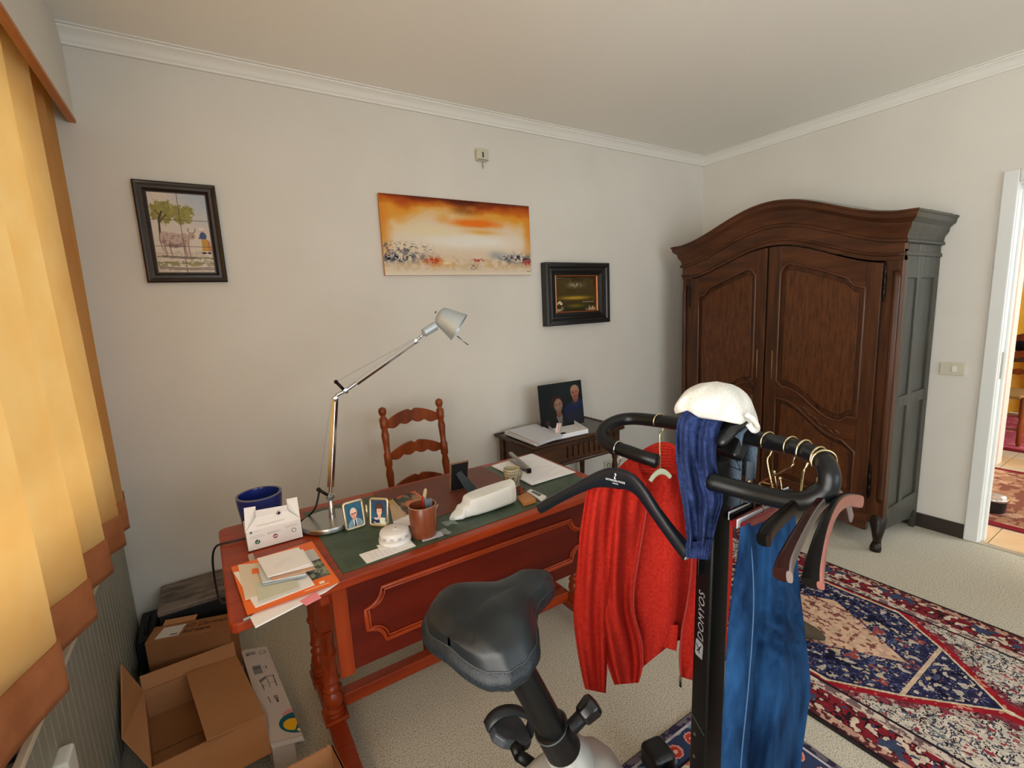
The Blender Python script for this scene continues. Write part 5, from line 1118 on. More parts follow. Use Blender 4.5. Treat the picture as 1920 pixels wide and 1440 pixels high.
for k in range(9):
    c = P[0]+(P[3]-P[0])*(.3+.05*k)+(P[1]-P[0])*(.35+.3*rnd.random()); mb.tube([c+V3(.008*math.cos(t), .008*math.sin(t*1.3), 0) for t in np.linspace(0, 4, 9)], .0003, 3, flat=.4)
g = mb.build('drawing', mat('faint_pencil', (206, 204, 204), rough=.8), tp); g['kind'] = 'stuff'
sheet('pink_note', 'pink sticky note hanging over the desk edge', [(562, 1127), (574, 1136), (603, 1121), (592, 1110)], ZD+.006, .0008, mat('pink_paper', (244, 150, 164), rough=.7), 'note')
sheet('grey_tag', 'small grey paper tag above the pile of post', [(465, 1042), (468, 1054), (479, 1052), (474, 1038)], ZD+.002, .003, mat('grey_paper', (176, 170, 164), rough=.7))
bpn = pen('silver_pen', 'silver pen clipped under the pages at the desk corner', on(456, 1163, 2, ZD+.004), on(470, 1156, 2, ZD+.004), .004, STG, 10)
# brown desk pad on the chair side
dpd = thing('desk_pad', 'brown leather desk pad on the chair side of the desk', 'desk pad', (.78, 1.72, ZT))
Q = [on(x, y, 2, ZT+.001) for x, y in ((815, 977), (985, 917), (945, 872), (727, 922))]
mb = MB().slab([V3(.60, 1.53, ZT+.0012), V3(1.02, 1.545, ZT+.0012), V3(1.02, 1.915, ZT+.0012), V3(.50, 1.915, ZT+.0012), V3(.50, 1.62, ZT+.0012)], (0, 0, .0012))
mb.build('pad', mat('brown_pad', (98, 48, 32), rough=.5, c2=(112, 58, 40), scale=8, bump=.05), dpd)

# ================================================================= things on the side table
ZS = TZ+.0065
pb = thing('photo_board', 'large mounted photo of an elderly couple leaning on the wall', 'photo', (2.05, 2.54, ZS))
b0 = on(1016, 808, 2, ZS); b1 = on(1096, 792, 2, ZS)
uu = (b1-b0); uu[2] = 0; w = np.linalg.norm(uu); uu /= w; nn_ = V3(uu[1], -uu[0], 0)
if np.dot(nn_, CAM-b0) < 0: nn_ = -nn_
t0 = vpl(b0, b1, 998.5, 727); t1 = vpl(b0, b1, 1080, 714); h = ((t0[2]+t1[2])/2-ZS)
vv = V3(0, 0, 1)*.985-nn_*.10; vv /= np.linalg.norm(vv)
A = Art(120, 110, (14, 26, 26)); n1 = fbm(110, 120, 4, 4, 9); A.mix(n1*.5, (6, 12, 14)).ell(.62, .2, .2, .2, (30, 48, 46), 1.2, op=.6)
A.ell(.86, .78, .28, .36, (34, 54, 116), .12).ell(.66, .72, .12, .22, (28, 46, 104), .3).poly([(.72, .46), (.88, .46), (.84, .56), (.76, .56)], (60, 66, 70)).ell(.83, .4, .07, .10, (170, 104, 84)).ell(.83, .22, .105, .13, (176, 162, 150), .2).ell(.825, .27, .092, .155, (206, 132, 104), .18).ell(.82, .17, .08, .06, (214, 150, 122), .4).ell(.785, .26, .018, .012, (60, 40, 40), .4).ell(.86, .255, .018, .012, (60, 40, 40), .4).line([(.79, .35), (.83, .365), (.87, .345)], .008, (120, 50, 50)).ell(.825, .3, .014, .025, (190, 112, 92), .5)
A.ell(.36, .95, .27, .28, (24, 22, 24), .12).poly([(.36, .74), (.5, .72), (.48, 1), (.42, 1)], (196, 190, 186)).ell(.42, .68, .06, .09, (190, 120, 96)).ell(.39, .44, .145, .165, (58, 34, 28), .25).ell(.42, .5, .095, .15, (226, 158, 130), .2).ell(.375, .48, .018, .012, (60, 36, 36), .4).ell(.455, .47, .018, .012, (60, 36, 36), .4).line([(.375, .56), (.425, .585), (.47, .555)], .011, (236, 226, 220)).line([(.37, .555), (.425, .6), (.475, .55)], .005, (150, 50, 56)).ell(.14, .86, .05, .06, (120, 60, 76), .5)
A.a = A.a*1.2+3
art_mesh(A, 'photo_print', b0+vv*h, uu*w, -vv*h, PHOTO, pb)
MB().slab([b0, b0+uu*w, b0+uu*w+vv*h, b0+vv*h], -nn_*.006).build('board', BLACKP, pb)
def tpaper(label, Q, z_, th, group=None, m_=None): return sheet('paper', label, Q, z_, th, m_, 'paper', group)
TPQ = [(946, 812), (1003, 836), (1050, 822), (1000, 799)]
for k in range(6):
    j = [(rnd.uniform(-4, 4), rnd.uniform(-1.5, 1.5)) for _ in range(4)]
    tpaper(('lowest sheet of the sheaf on the dark side table', 'bluish sheet just above the lowest on the dark side table', 'third sheet from the bottom on the dark side table', 'bluish sheet above the middle of the side table sheaf', 'white sheet just below the topmost on the side table', 'topmost sheet of the sheaf on the dark side table')[k], [(x+a+k*1.0, y+b-k*.8) for (x, y), (a, b) in zip(TPQ, j)], ZS+.0045*k, .0038, 'sheets on the side table', mat('paper_cool', (206, 208, 214), rough=.7) if k % 2 else None)
tr = thing('shallow_box', 'shallow open white box in front of the photo board', 'box', (1.98, 2.28, ZS))
Q = [on(x, y, 2, ZS) for x, y in ((1050, 824), (1103, 812), (1076, 795), (1026, 803))]
MB().slab(Q, (0, 0, .002)).build('bottom', PAPER, tr)
for i in range(4):
    a, b = Q[i], Q[(i+1) % 4]; n = np.cross(b-a, (0, 0, 1.0)); n /= np.linalg.norm(n); MB().slab([a, b, b+V3(0, 0, .028), a+V3(0, 0, .028)], -n*.002).build('side', PAPER, tr)
c0 = np.mean(Q, 0)+V3(0, 0, .003)
it = thing('black_disc', 'dark round lens cap inside the shallow white box', 'cap', Q[0]*.55+c0*.45+V3(0, 0, .002)); MB().lathe([(.018, 0), (.018, .012), (.014, .014), (.0, .013)], (0, 0, 0), 18).build('body', BLACKP, it, smooth=40, local=True)
it = thing('prayer_card', 'small folded picture card standing against the shallow box', 'card', on(1045, 815, 2, ZS+.026))
c_ = on(1041, 812, 2, ZS+.028); 
MB().slab([c_, c_+uu*.034, c_+uu*.05+V3(0, .0, .055), c_+uu*.016+V3(0, 0, .062)], -nn_*.001).build('picture_side', mat('pinkish_card', (214, 160, 150), rough=.5, c2=(236, 226, 220), scale=40), it)
MB().slab([c_+uu*.034, c_+uu*.062-nn_*.02, c_+uu*.07+V3(0, 0, .07)-nn_*.02, c_+uu*.05+V3(0, 0, .055)], -nn_*.001).build('back_side', mat('silver_card', (176, 172, 170), rough=.4), it)
film('crumpled clear plastic sleeve at the back of the side table', on(968, 806, 2, ZS), .09, 21)
# ================================================================= exercise bike
K = 1.09
B = lambda x, y, d: pd(x, y, d*K)
FOAM = mat('black_foam', (8, 11, 13), rough=0.36, c2=(11, 14, 17), scale=30, bump=.03, bscale=500, spec=.35)
POST = mat('black_painted_steel', (7, 8, 9), rough=0.42, spec=.35)
GREYP = mat('silver_grey_plastic', (150, 146, 138), rough=0.4, coat=.2)
bike = thing('exercise_bike', 'black upright exercise bike used as a clothes stand', 'exercise bike', (.75, .65, 0))
hb_px = [(1228, 864, 1.10), (1205, 857, 1.115), (1175, 846, 1.15), (1147, 836, 1.185), (1130, 822, 1.215), (1132, 804, 1.24), (1158, 789, 1.255), (1190, 785, 1.245), (1240, 790, 1.185), (1300, 799, 1.095), (1350, 809, 1.02), (1400, 818, .965), (1440, 828, .915), (1485, 838, .86), (1520, 850, .815), (1545, 866, .78), (1555, 890, .76), (1551, 916, .76), (1530, 934, .765), (1495, 940, .785), (1450, 933, .815), (1400, 921, .85), (1337, 904, .89)]
hbP = [B(*p) for p in hb_px]
path = smoothpath(hbP, 6)
MB().tube(path, .0178, 18).build('handlebar', FOAM, bike, smooth=50)
for a, b in ((path[1], path[0]), (path[-2], path[-1])):
    d = (b-a)/np.linalg.norm(b-a); MB().lathe([(.0186, -.006), (.0188, .003), (.0165, .008), (.012, .010), (.0, .0105)], b, 18, axis=d).build('grip_cap', FOAM, bike, smooth=50)
def bar_at(px): i = [7, 8, 9, 10, 11, 12, 13, 14, 15]; xs = [hb_px[k][0] for k in i]; return B(px, np.interp(px, xs, [hb_px[k][1] for k in i]), np.interp(px, xs, [hb_px[k][2] for k in i]))
LAT = hbP[8]-hbP[14]; LAT[2] = 0; LAT /= np.linalg.norm(LAT)          # to the rider's left
FWD = V3(LAT[1], -LAT[0], 0)                                          # forward
# upright post
pt, pb_ = B(1343, 850, 1.035), pd(1322, 1440, 1.165)
dz_ = (pt-pb_)/(pt[2]-pb_[2]); pfoot = pb_-dz_*(pb_[2]-.10)
up_ = dz_/np.linalg.norm(dz_)
def rsq(o, f, l, r, n=5):
    out = []
    for sx, sy, a0 in ((1, 1, 0), (-1, 1, 90), (-1, -1, 180), (1, -1, 270)):
        for t in np.linspace(0, 90, n):
            a = math.radians(a0+t); out.append(o+FWD*(sx*(f-r)+r*math.cos(a))+LAT*(sy*(l-r)+r*math.sin(a)))
    return out
def rsq_tube(name, a, b, f, l, r, m_, cap=True, par=bike):
    A_, B_ = rsq(a, f, l, r), rsq(b, f, l, r); n = len(A_)
    return MB().add(A_+B_, [(i, (i+1) % n, n+(i+1) % n, n+i) for i in range(n)]+[tuple(range(n))[::-1], tuple(range(n, 2*n))]).build(name, m_, par, smooth=40)
PH = .0275
rsq_tube('post', pfoot, pt, PH, PH, .008, POST)
face = lambda y, s=0.0, off=.0006: (lambda c: c-FWD*(PH+off)+LAT*s)(pb_+(pt-pb_)*((1440-y)/590.0))
LET = mat('grey_lettering', (134, 136, 136), rough=.5)
text_mesh('DOMYOS', .0265, face(1146, .0), up_, LAT, 'lettering', LET, bike, .0003, spacing=1.12, shear=.25)
lgc = face(1207, .003)
MB().prism([(-.021, -.010), (.013, -.012), (.018, -.009), (.021, .008), (.019, .011), (-.014, .013), (-.020, .010)], lgc, up_, LAT, -FWD*.0008).build('logo', LET, bike)
MB().tube([lgc-FWD*.0012+up_*a+LAT*b for a, b in ((-.008, .006), (-.002, .002), (.002, -.002), (.010, -.006))], .0013, 5).tube([lgc-FWD*.0012+up_*a+LAT*b for a, b in ((-.010, -.002), (-.004, .0), (.002, -.002))], .0013, 5).tube([lgc-FWD*.0012+up_*a+LAT*b for a, b in ((.002, -.002), (.004, .006), (.010, .008))], .0010, 5).build('logo_mark', POST, bike)
for y in (1372, 1414): MB().lathe([(.0042, 0), (.0042, .0012), (.002, .0018), (.0, .0018)], face(y, .008), 12, axis=-FWD).build('screw', STEEL, bike)
MB().tube([face(1340, .022), face(1356, -.022)], .0009, 5).build('seam', mat('seam_grey', (70, 72, 72), rough=.5), bike)
MB().box((-.02, -.003, -.02), (.02, .003, .02)).build('clamp_plate', POST, bike, local=True, bevel=.004).matrix_basis = Matrix.Translation(Vector(face(1050)-V3(.75, .65, 0)))
# console and its bracket
cc_ = B(1352, 812, 1.0)
rsq_tube('console_bracket', pt-up_*.02, cc_+V3(0, 0, -.01), .024, .024, .008, POST)
tilt = (FWD*.55+V3(0, 0, .83)); nrm_c = np.cross(LAT, tilt)
MB().slab([cc_-LAT*.062-tilt*.045, cc_+LAT*.062-tilt*.045, cc_+LAT*.052+tilt*.062, cc_-LAT*.052+tilt*.062], nrm_c*.035).build('console', POST, bike, bevel=.010, seg=3)
e_ = B(1348, 834, .925)
MB().tube(smoothpath([B(1392, 792, .95), B(1372, 806, .935), e_], 5), [.014, .0145, .015, .0155, .016, .016, .0155, .015, .0145, .0135, .008], 12, flat=.7).build('phone_rest', BLACKP, bike, smooth=True)
# saddle
FS, LS = V3(.97, .23, 0), V3(-.23, .97, 0)
sc0 = pd(908, 1166, .93); sc0[2] = .9
SAD = mat('worn_black_vinyl', (20, 25, 28), rough=0.42, spec=.4, c2=(40, 47, 51), scale=7, bump=.05, bscale=300, contrast=(.4, .75), detail=6)
RIB = mat('ribbed_rubber', (10, 13, 16), rough=.45, spec=.35, kind='voronoi', c2=(30, 37, 43), scale=230, contrast=(.15, .55), bump=.2, bscale=300)
SS = [-.088, -.086, -.078, -.055, -.02, .015, .045, .08, .11, .145, .175, .190, .195]
SWW = [.004, .046, .084, .120, .133, .124, .096, .062, .049, .044, .037, .023, .006]
def swid(s): return float(np.interp(s, SS, SWW))
def stop(s, t):                                     # t = -1..1 across
    z = .9+.022+.012*math.exp(-((s-.02)/.08)**2)+np.interp(s, [-.09, -.06, .0, .08, .15, .195], [-.016, .0, .012, .0, .006, -.010])
    w = swid(s)
    return z-.030*abs(t)**2.6*(w/.13)-.006*math.exp(-(t/.10)**2)*max(0, 1-abs(s)/.12)-.018*max(0, abs(t)-.86)/.14+.005*math.exp(-((abs(t)-.55)/.28)**2)*math.exp(-((s+.01)/.055)**2)
def sp(s, t, z): 
    return sc0*V3(1, 1, 0)+FS*s+LS*(t*swid(s))+V3(0, 0, z)
sb_ = [-.088+.283*(.5-.5*math.cos(PI*i/44)) for i in range(45)]
V = [sp(s, t, stop(s, t)) for s in sb_ for t in np.sin(np.linspace(-1, 1, 37)*PI/2)]
n = 37
MB().add(V, [(i*n+j, i*n+j+1, (i+1)*n+j+1, (i+1)*n+j) for i in range(44) for j in range(n-1)][::1]).build('saddle_top', SAD, bike, smooth=True)
# skirt below the seam: ribbed all round
rim = [(s, -1) for s in sb_]+[(s, 1) for s in sb_[::-1]]
ring = []
for s, t in rim: ring.append(sp(s, t, stop(s, t)))
dense = smoothpath(ring[::2], 12, closed=True); nd = len(dense)
cen = sc0*V3(1, 1, 0)+FS*.02
mb = MB(); V = []; H_ = 10
for i, p in enumerate(dense):
    o_ = p-cen; o_[2] = 0; s = float(np.dot(o_, FS))+.02; o_ /= np.linalg.norm(o_)+1e-9
    dep = np.interp(s, [-.1, .0, .08, .2], [.062, .062, .050, .040]); out_ = np.interp(s, [-.1, .0, .07, .12, .2], [.014, .013, .008, .004, .003]); rb = .0006*(1 if i % 2 else -1)*(1 if s < .06 else 0)
    for j in range(H_+1):
        q_ = j/H_; V.append(p+o_*(out_*math.sin(PI*min(1, q_*1.15))**.8-.040*q_**2.5+rb*(1 if 0 < j < H_ else 0))-V3(0, 0, dep*q_))
mb.add(V, [(i*(H_+1)+j, i*(H_+1)+j+1, ((i+1) % nd)*(H_+1)+j+1, ((i+1) % nd)*(H_+1)+j) for i in range(nd) for j in range(H_)]+[tuple(i*(H_+1)+H_ for i in range(nd))])
mb.build('saddle_skirt', RIB, bike, smooth=True)
MB().tube([p+V3(0, 0, .0005) for p in dense[::3]], .0016, 5, closed=True).build('saddle_seam', mat('seam_thread', (48, 54, 58), rough=.5), bike, smooth=True)
MB().tube([sp(-.079+.004*k, -.60+.085*k*.55, stop(-.079+.004*k, -.60+.047*k)-.0005) for k in range(5)], [.0005, .0028, .0034, .0022, .0005], 6, flat=.5).build('tear', mat('tear_black', (6, 6, 7), rough=.8), bike, smooth=True)
# seat tube, collar, knob
ta, tb = sc0*V3(1, 1, 0)+V3(.03, .0, .86), pd(1033, 1362, .995)
td = (tb-ta)/np.linalg.norm(tb-ta)
MB().tube([ta, tb+td*.05], .0355, 24, flat=.85).build('seat_tube', POST, bike, smooth=40)
MB().tube([tb-td*.002, tb, tb+td*.10], [.038, .041, .044], 24, flat=.9).build('collar', POST, bike, smooth=40)
q_ = [tb+td*.0005+v for v in (lambda a, b: [a*math.cos(t)*.0415+b*math.sin(t)*.0415*.9 for t in np.linspace(0, 2*PI, 25)[:-1]])(np.cross(td, np.cross((0, 0, 1.), td))/np.linalg.norm(np.cross(td, np.cross((0, 0, 1.), td)))*-1 if False else np.cross(td, V3(0, 0, 1))/np.linalg.norm(np.cross(td, V3(0, 0, 1))), np.cross(td, np.cross(td, V3(0, 0, 1)))/np.linalg.norm(np.cross(td, np.cross(td, V3(0, 0, 1)))))]
MB().tube(q_, .0016, 6, closed=True).build('collar_rim', mat('rim_grey', (74, 82, 84), rough=.4), bike, smooth=True)
k0, k1 = pd(1070, 1366, .97), pd(1104, 1330, .985); kd = (k1-k0)/np.linalg.norm(k1-k0)
MB().lathe([(.015, 0), (.015, .03), (.012, .034)], k0, 12, axis=kd).build('knob_stem', POST, bike, smooth=40)
MB().lathe([(.014, -.024), (.022, -.018), (.026, .010), (.022, .019), (.008, .022), (.0, .022)], k1, 8, axis=kd).build('knob', mat('knob_black', (14, 14, 15), rough=.25), bike, bevel=.003, smooth=30)
# grey housing of the drive
base0 = tb+td*.075; hx = V3(.60, .66, .30)
body = [(pd(960, 1560, .95), .04, .035), (pd(1000, 1492, .97), .05, .045), (pd(1055, 1452, 1.01), .052, .05), (pd(1112, 1424, 1.06), .05, .052), (pd(1142, 1466, 1.09), .05, .05), (pd(1160, 1530, 1.12), .05, .05), (pd(1176, 1640, 1.16), .05, .05), (pd(1190, 1800, 1.22), .045, .05)]
def hsec(i, a):
    c, wl, hh = body[i]; t = body[min(i+1, len(body)-1)][0]-body[max(i-1, 0)][0]; t = t/np.linalg.norm(t); l = LAT; nn = np.cross(t, l); nn /= np.linalg.norm(nn)
    ca, sa = math.cos(a), math.sin(a); k = .7
    return c+l*(wl*np.sign(ca)*abs(ca)**k)+nn*(hh*np.sign(sa)*abs(sa)**k)
n = 24; V = [hsec(i, 2*PI*j/n) for i in range(len(body)) for j in range(n)]
MB().add(V, [(i*n+j, i*n+(j+1) % n, (i+1)*n+(j+1) % n, (i+1)*n+j) for i in range(len(body)-1) for j in range(n)]+[tuple(range(n)), tuple((len(body)-1)*n+j for j in range(n))]).build('housing', GREYP, bike, smooth=True, sub=1)
MB().tube([tb+td*.060, tb+td*.075, tb+td*.1], [.044, .054, .058], 24, flat=.9).build('housing_collar', mat('light_grey_plastic', (150, 152, 148), rough=.35), bike, smooth=40)
# left pedal with toe strap
pc_ = pd(952, 1370, 1.13); pf_, pl_ = FWD, LAT
PED = mat('pedal_grey', (60, 66, 72), rough=.45, c2=(74, 80, 86), scale=40)
e1 = FWD*.86-V3(0, 0, .50); e1 /= np.linalg.norm(e1); tl = np.cross(e1, LAT); tl = tl if tl[2] > 0 else -tl; pf2 = e1
sh = [(-.052, -.030), (-.030, -.046), (.030, -.046), (.050, -.036), (.056, 0), (.050, .036), (.030, .046), (-.030, .046), (-.052, .030)]
MB().prism(sh, pc_-tl*.012, pf2, pl_, tl*.024).build('pedal', PED, bike, bevel=.006, seg=3)
arch_ = [pc_+e1*(.060*math.cos(t))+tl*(.052*math.sin(t)**.8 if math.sin(t) > 0 else 0) for t in np.linspace(0, PI, 21)]
V = []
for p in arch_: V += [p-pl_*.016, p+pl_*.016]
MB().add(V, [(2*i, 2*i+1, 2*i+3, 2*i+2) for i in range(20)]).build('toe_strap', mat('strap_rubber', (36, 43, 48), rough=.4), bike, smooth=True, solid=.006)
for k in range(4): p = arch_[1]*(1-k/5)+arch_[4]*(k/5)+tl*.001+e1*.003; MB().tube([p-pl_*.011, p+pl_*.011], .002, 5).build('strap_rib', mat('strap_rib_grey', (120, 128, 132), rough=.4), bike)
cr0 = pc_-pl_*.05; cr1 = cr0-pl_*.02+V3(.10, -.02, -.12)
MB().tube([pc_-pl_*.03, cr0-pl_*.018], .012, 12).tube([cr0-pl_*.018, cr1], .013, 12).build('crank', POST, bike, smooth=True)
# main beam and floor stabilisers
s0_ = on(1228, 1412, 2, .056); s1_ = s0_-LAT*.46
MB().tube([s0_, s1_], .026, 14).build('front_stabiliser', POST, bike, smooth=True)
for p, s in ((s0_, 1), (s1_, -1)): MB().box((-.042, -.03, -.044), (.042, .06, .038)).build('stabiliser_foot', BLACKP, bike, local=True, bevel=.02, seg=4).matrix_basis = Matrix.Translation(Vector(p-V3(.75, .65, 0)-LAT*.03*s)) @ Matrix.Rotation(math.atan2(LAT[1], LAT[0])-PI/2+(0 if s > 0 else PI), 4, 'Z')
MB().tube([s0_-LAT*.23, pfoot+V3(.02, 0, .02), body[-1][0]], .03, 14).build('main_beam', POST, bike, smooth=True)
r0_ = s0_-FWD*.82; r1_ = r0_-LAT*.46
MB().tube([r0_, r1_], .026, 14).build('rear_stabiliser', POST, bike, smooth=True)
MB().tube([r0_-LAT*.23, (r0_-LAT*.23)*.4+body[0][0]*.6+V3(0, 0, -.05), body[1][0]], .03, 14).build('rear_beam', POST, bike, smooth=True)

# ================================================================= hangers
GOLDM = mat('gold_wire', (206, 184, 140), rough=0.25, metal=1.0)
def hook_path(c, drop, r=.0205, e=None):
    e = FWD if e is None else e
    P = [c+e*(r*math.cos(t))+V3(0, 0, r*math.sin(t)) for t in np.radians(np.linspace(205, -35, 15))]
    return P+[c+e*(r*.35)-V3(0, 0, r*1.5), c*V3(1, 1, 0)+V3(0, 0, c[2]-r*2.1), drop]
def loft(pts, hs, ts, side, n=12):
    P = smoothpath(pts, 5); m_ = len(P); xs = np.linspace(0, 1, len(hs)); q = np.linspace(0, 1, m_); h_, t_ = np.interp(q, xs, hs), np.interp(q, xs, ts)
    V = []
    for i in range(m_):
        a = P[min(i+1, m_-1)]-P[max(i-1, 0)]; a = a/np.linalg.norm(a); s_ = side-a*np.dot(side, a); s_ /= np.linalg.norm(s_); u_ = np.cross(s_, a)
        for j in range(n):
            t = 2*PI*j/n; c_, si = math.cos(t), math.sin(t); V.append(P[i]+s_*(t_[i]*np.sign(c_)*abs(c_)**.7)+u_*(h_[i]*np.sign(si)*abs(si)**.7))
    return MB().add(V, [(i*n+j, i*n+(j+1) % n, (i+1)*n+(j+1) % n, (i+1)*n+j) for i in range(m_-1) for j in range(n)]+[tuple(range(n))[::-1], tuple((m_-1)*n+j for j in range(n))])
# empty navy black hanger on the far grip
hg = thing('coat_hanger', 'empty navy black moulded hanger with white lettering on the far grip', 'hanger', B(1157, 893, 1.1))
dh = lambda x: 1.20-.275*(x-1012)/288
HN = mat('navy_black_plastic', (12, 20, 30), rough=.32, spec=.45)
HP = [(1014, 953), (1045, 935), (1080, 917), (1110, 903), (1135, 897), (1157, 897), (1180, 903), (1203, 922), (1228, 958), (1262, 1004), (1292, 1040)]
hp = [B(x, y, dh(x)) for x, y in HP]
hs_ = (hp[-1]-hp[0]); hs_[2] = 0; hs_ /= np.linalg.norm(hs_); hsd = V3(hs_[1], -hs_[0], 0)
loft(hp, [.0145, .014, .0145, .017, .024, .0275, .024, .017, .0145, .0145, .015], [.017, .013, .010, .009, .008, .008, .008, .009, .010, .013, .018], hsd).build('body', HN, hg, smooth=50)
hc = B(1157, 840, dh(1157)); hk = path[int(2.55*6)]
MB().tube(smoothpath(hook_path(hk, B(1157, 884, dh(1157)), .0205, np.cross((0, 0, 1.), (path[18]-path[10])/np.linalg.norm(path[18]-path[10]))*-1), 3), .0020, 8).build('hook', CHR, hg, smooth=True)
tip = hp[-1]; MB().lathe([(.012, 0), (.012, .002), (.0, .003)], tip+hsd*.004+(hp[-1]-hp[-2])*.02, 14, axis=(hp[-1]-hp[-2])).build('end_dot', mat('pale_cap', (150, 170, 172), rough=.4), hg)
tn = hsd if np.dot(hsd, CAM-hp[5]) > 0 else -hsd
tu = hp[6]-hp[4]; tu[2] = 0; tu /= np.linalg.norm(tu)
PR = mat('white_print', (226, 230, 232), rough=.5)
text_mesh('REYNDERS MODE', .0068, hp[5]+tn*.0086+V3(0, 0, -.004), tu, (0, 0, 1), 'lettering', PR, hg, .0003)
text_mesh('FASHION', .0038, hp[5]+tn*.0086+V3(0, 0, -.011), tu, (0, 0, 1), 'lettering', PR, hg, .0003)
mb = MB(); c0 = hp[5]+tn*.0086+V3(0, 0, .008)
mb.tube([c0+tu*(.0022*math.sin(t))+V3(0, 0, .0065*math.cos(t*.5)) for t in np.linspace(0, 2*PI, 12)], .0011, 5).ball(c0+V3(0, 0, .006), .0018, 8).ball(c0-V3(0, 0, .006), .0018, 8).build('logo', PR, hg)

# two trouser hangers with wooden clamp bars
RED = mat('cherry_lacquer', (92, 14, 16), rough=.24, spec=.45); BLKW = mat('black_lacquer', (7, 6, 6), rough=.28, spec=.14); FELTW = mat('white_felt', (206, 204, 212), rough=.9)
def clamp_hanger(label, hx_, near, far, m_, offs, levers):
    t = thing('trouser_hanger', label, 'hanger', bar_at(hx_), 0, 'trouser hangers on the near side of the bar')
    a, b = B(*near), B(*far); d = b-a; u = d/np.linalg.norm(d); s_ = np.cross((0, 0, 1.), u); s_ /= np.linalg.norm(s_)
    for k in (-1, 1): loft([a+s_*offs*k, a+d*.33+s_*offs*k, a+d*.66+s_*offs*k, b+s_*offs*k], [.008, .011, .011, .008], [.0045, .005, .005, .0045], s_).build('clamp_bar', m_, t, smooth=50)
    MB().slab([a+s_*(offs-.0055)-V3(0, 0, .008), b+s_*(offs-.0055)-V3(0, 0, .008), b+s_*(offs-.0055)+V3(0, 0, .010), a+s_*(offs-.0055)+V3(0, 0, .010)], -s_*.0012).build('felt_lining', FELTW, t)
    mid = a+d*.5+V3(0, 0, .05)
    MB().tube(smoothpath(hook_path(bar_at(hx_), mid), 3), .0017, 8).build('hook', GOLDM, t, smooth=True)
    for f in levers:
        c = a+d*f; top_ = c+V3(0, 0, .062)
        MB().tube([c+s_*.011+V3(0, 0, .004), top_+s_*.001, top_-s_*.001, c-s_*.011+V3(0, 0, .004)], .0013, 6).ball(top_, .0042, 8).build('spring_lever', GOLDM, t, smooth=True)
        MB().tube([mid, c+V3(0, 0, .03)], .0013, 6).build('cross_wire', GOLDM, t)
    return t
clamp_hanger('trouser hanger with cherry red clamp bars holding the blue jeans', 1440, (1384, 984, .845), (1500, 930, .985), RED, .0085, (.30, .62))
clamp_hanger('trouser hanger with black clamp bars behind the cherry red one', 1483, (1366, 968, .93), (1478, 920, 1.05), BLKW, .006, (.30, .72))
# contoured wooden hangers crowded on the near bend
MAHG = mat('dark_mahogany_lacquer', (32, 12, 10), rough=.22, c2=(48, 20, 15), scale=12, spec=.14)
ROSE = mat('bare_rosewood_side', (136, 86, 76), rough=.45, spec=.3, c2=(150, 98, 86), scale=8); GREYS = mat('grey_side', (112, 102, 100), rough=.4); BRNS = mat('brown_side', (26, 14, 10), rough=.45, spec=.2, c2=(34, 20, 14), scale=9)
def wood_hanger(label, P, hs, ts, m_, m2, hookc, hk_drop_i, gold=GOLDM, e=None, r=.0215):
    pts = [B(*p) for p in P]; t = thing('suit_hanger', label, 'hanger', pts[hk_drop_i], 0, 'wooden suit hangers on the near bend')
    d = pts[-1]-pts[0]; d[2] = 0; d /= np.linalg.norm(d); s_ = V3(d[1], -d[0], 0)
    loft(pts, hs, ts, s_).build('body', m_, t, smooth=50)
    loft([p+s_*tt*.72 for p, tt in zip(pts, np.interp(np.linspace(0, 1, len(pts)), np.linspace(0, 1, len(ts)), ts))], [h*.86 for h in hs], [tt*.34 for tt in ts], s_).build('flat_side', m2, t, smooth=50)
    MB().tube(smoothpath(hook_path(hookc, pts[hk_drop_i], r, e), 3), .0021, 8).build('hook', gold, t, smooth=True); return t
eb = np.cross((0, 0, 1.), (hbP[16]-hbP[14])); eb /= np.linalg.norm(eb); eb = -eb if np.dot(eb, FWD) < 0 else eb
wood_hanger('black suit hanger with brown flat side between jeans and handlebar bend', [(1431, 1012, .70), (1442, 992, .72), (1470, 965, .76), (1500, 940, .79), (1525, 918, .83), (1550, 912, .88), (1575, 930, .93)], [.013, .0135, .013, .012, .012, .011, .010], [.011, .0095, .008, .007, .007, .007, .008], BLKW, BRNS, bar_at(1508), 3)
wood_hanger('dark mahogany suit hanger with grey flat side beside the jeans', [(1467, 1078, .63), (1474, 1050, .65), (1497, 1005, .69), (1525, 960, .73), (1553, 932, .78), (1578, 935, .84), (1586, 968, .90)], [.0135, .0135, .013, .012, .012, .012, .013], [.013, .011, .009, .007, .007, .009, .012], MAHG, GREYS, bar_at(1535), 4)
wood_hanger('black suit hanger with rosewood flat side, outermost at the bend', [(1523, 1094, .61), (1527, 1060, .625), (1541, 1005, .66), (1556, 968, .70), (1570, 946, .74), (1585, 937, .80), (1601, 938, .84)], [.0135, .014, .013, .012, .012, .013, .014], [.014, .012, .009, .007, .007, .010, .015], BLKW, ROSE, hbP[15]+V3(0, 0, .0), 4, e=eb)

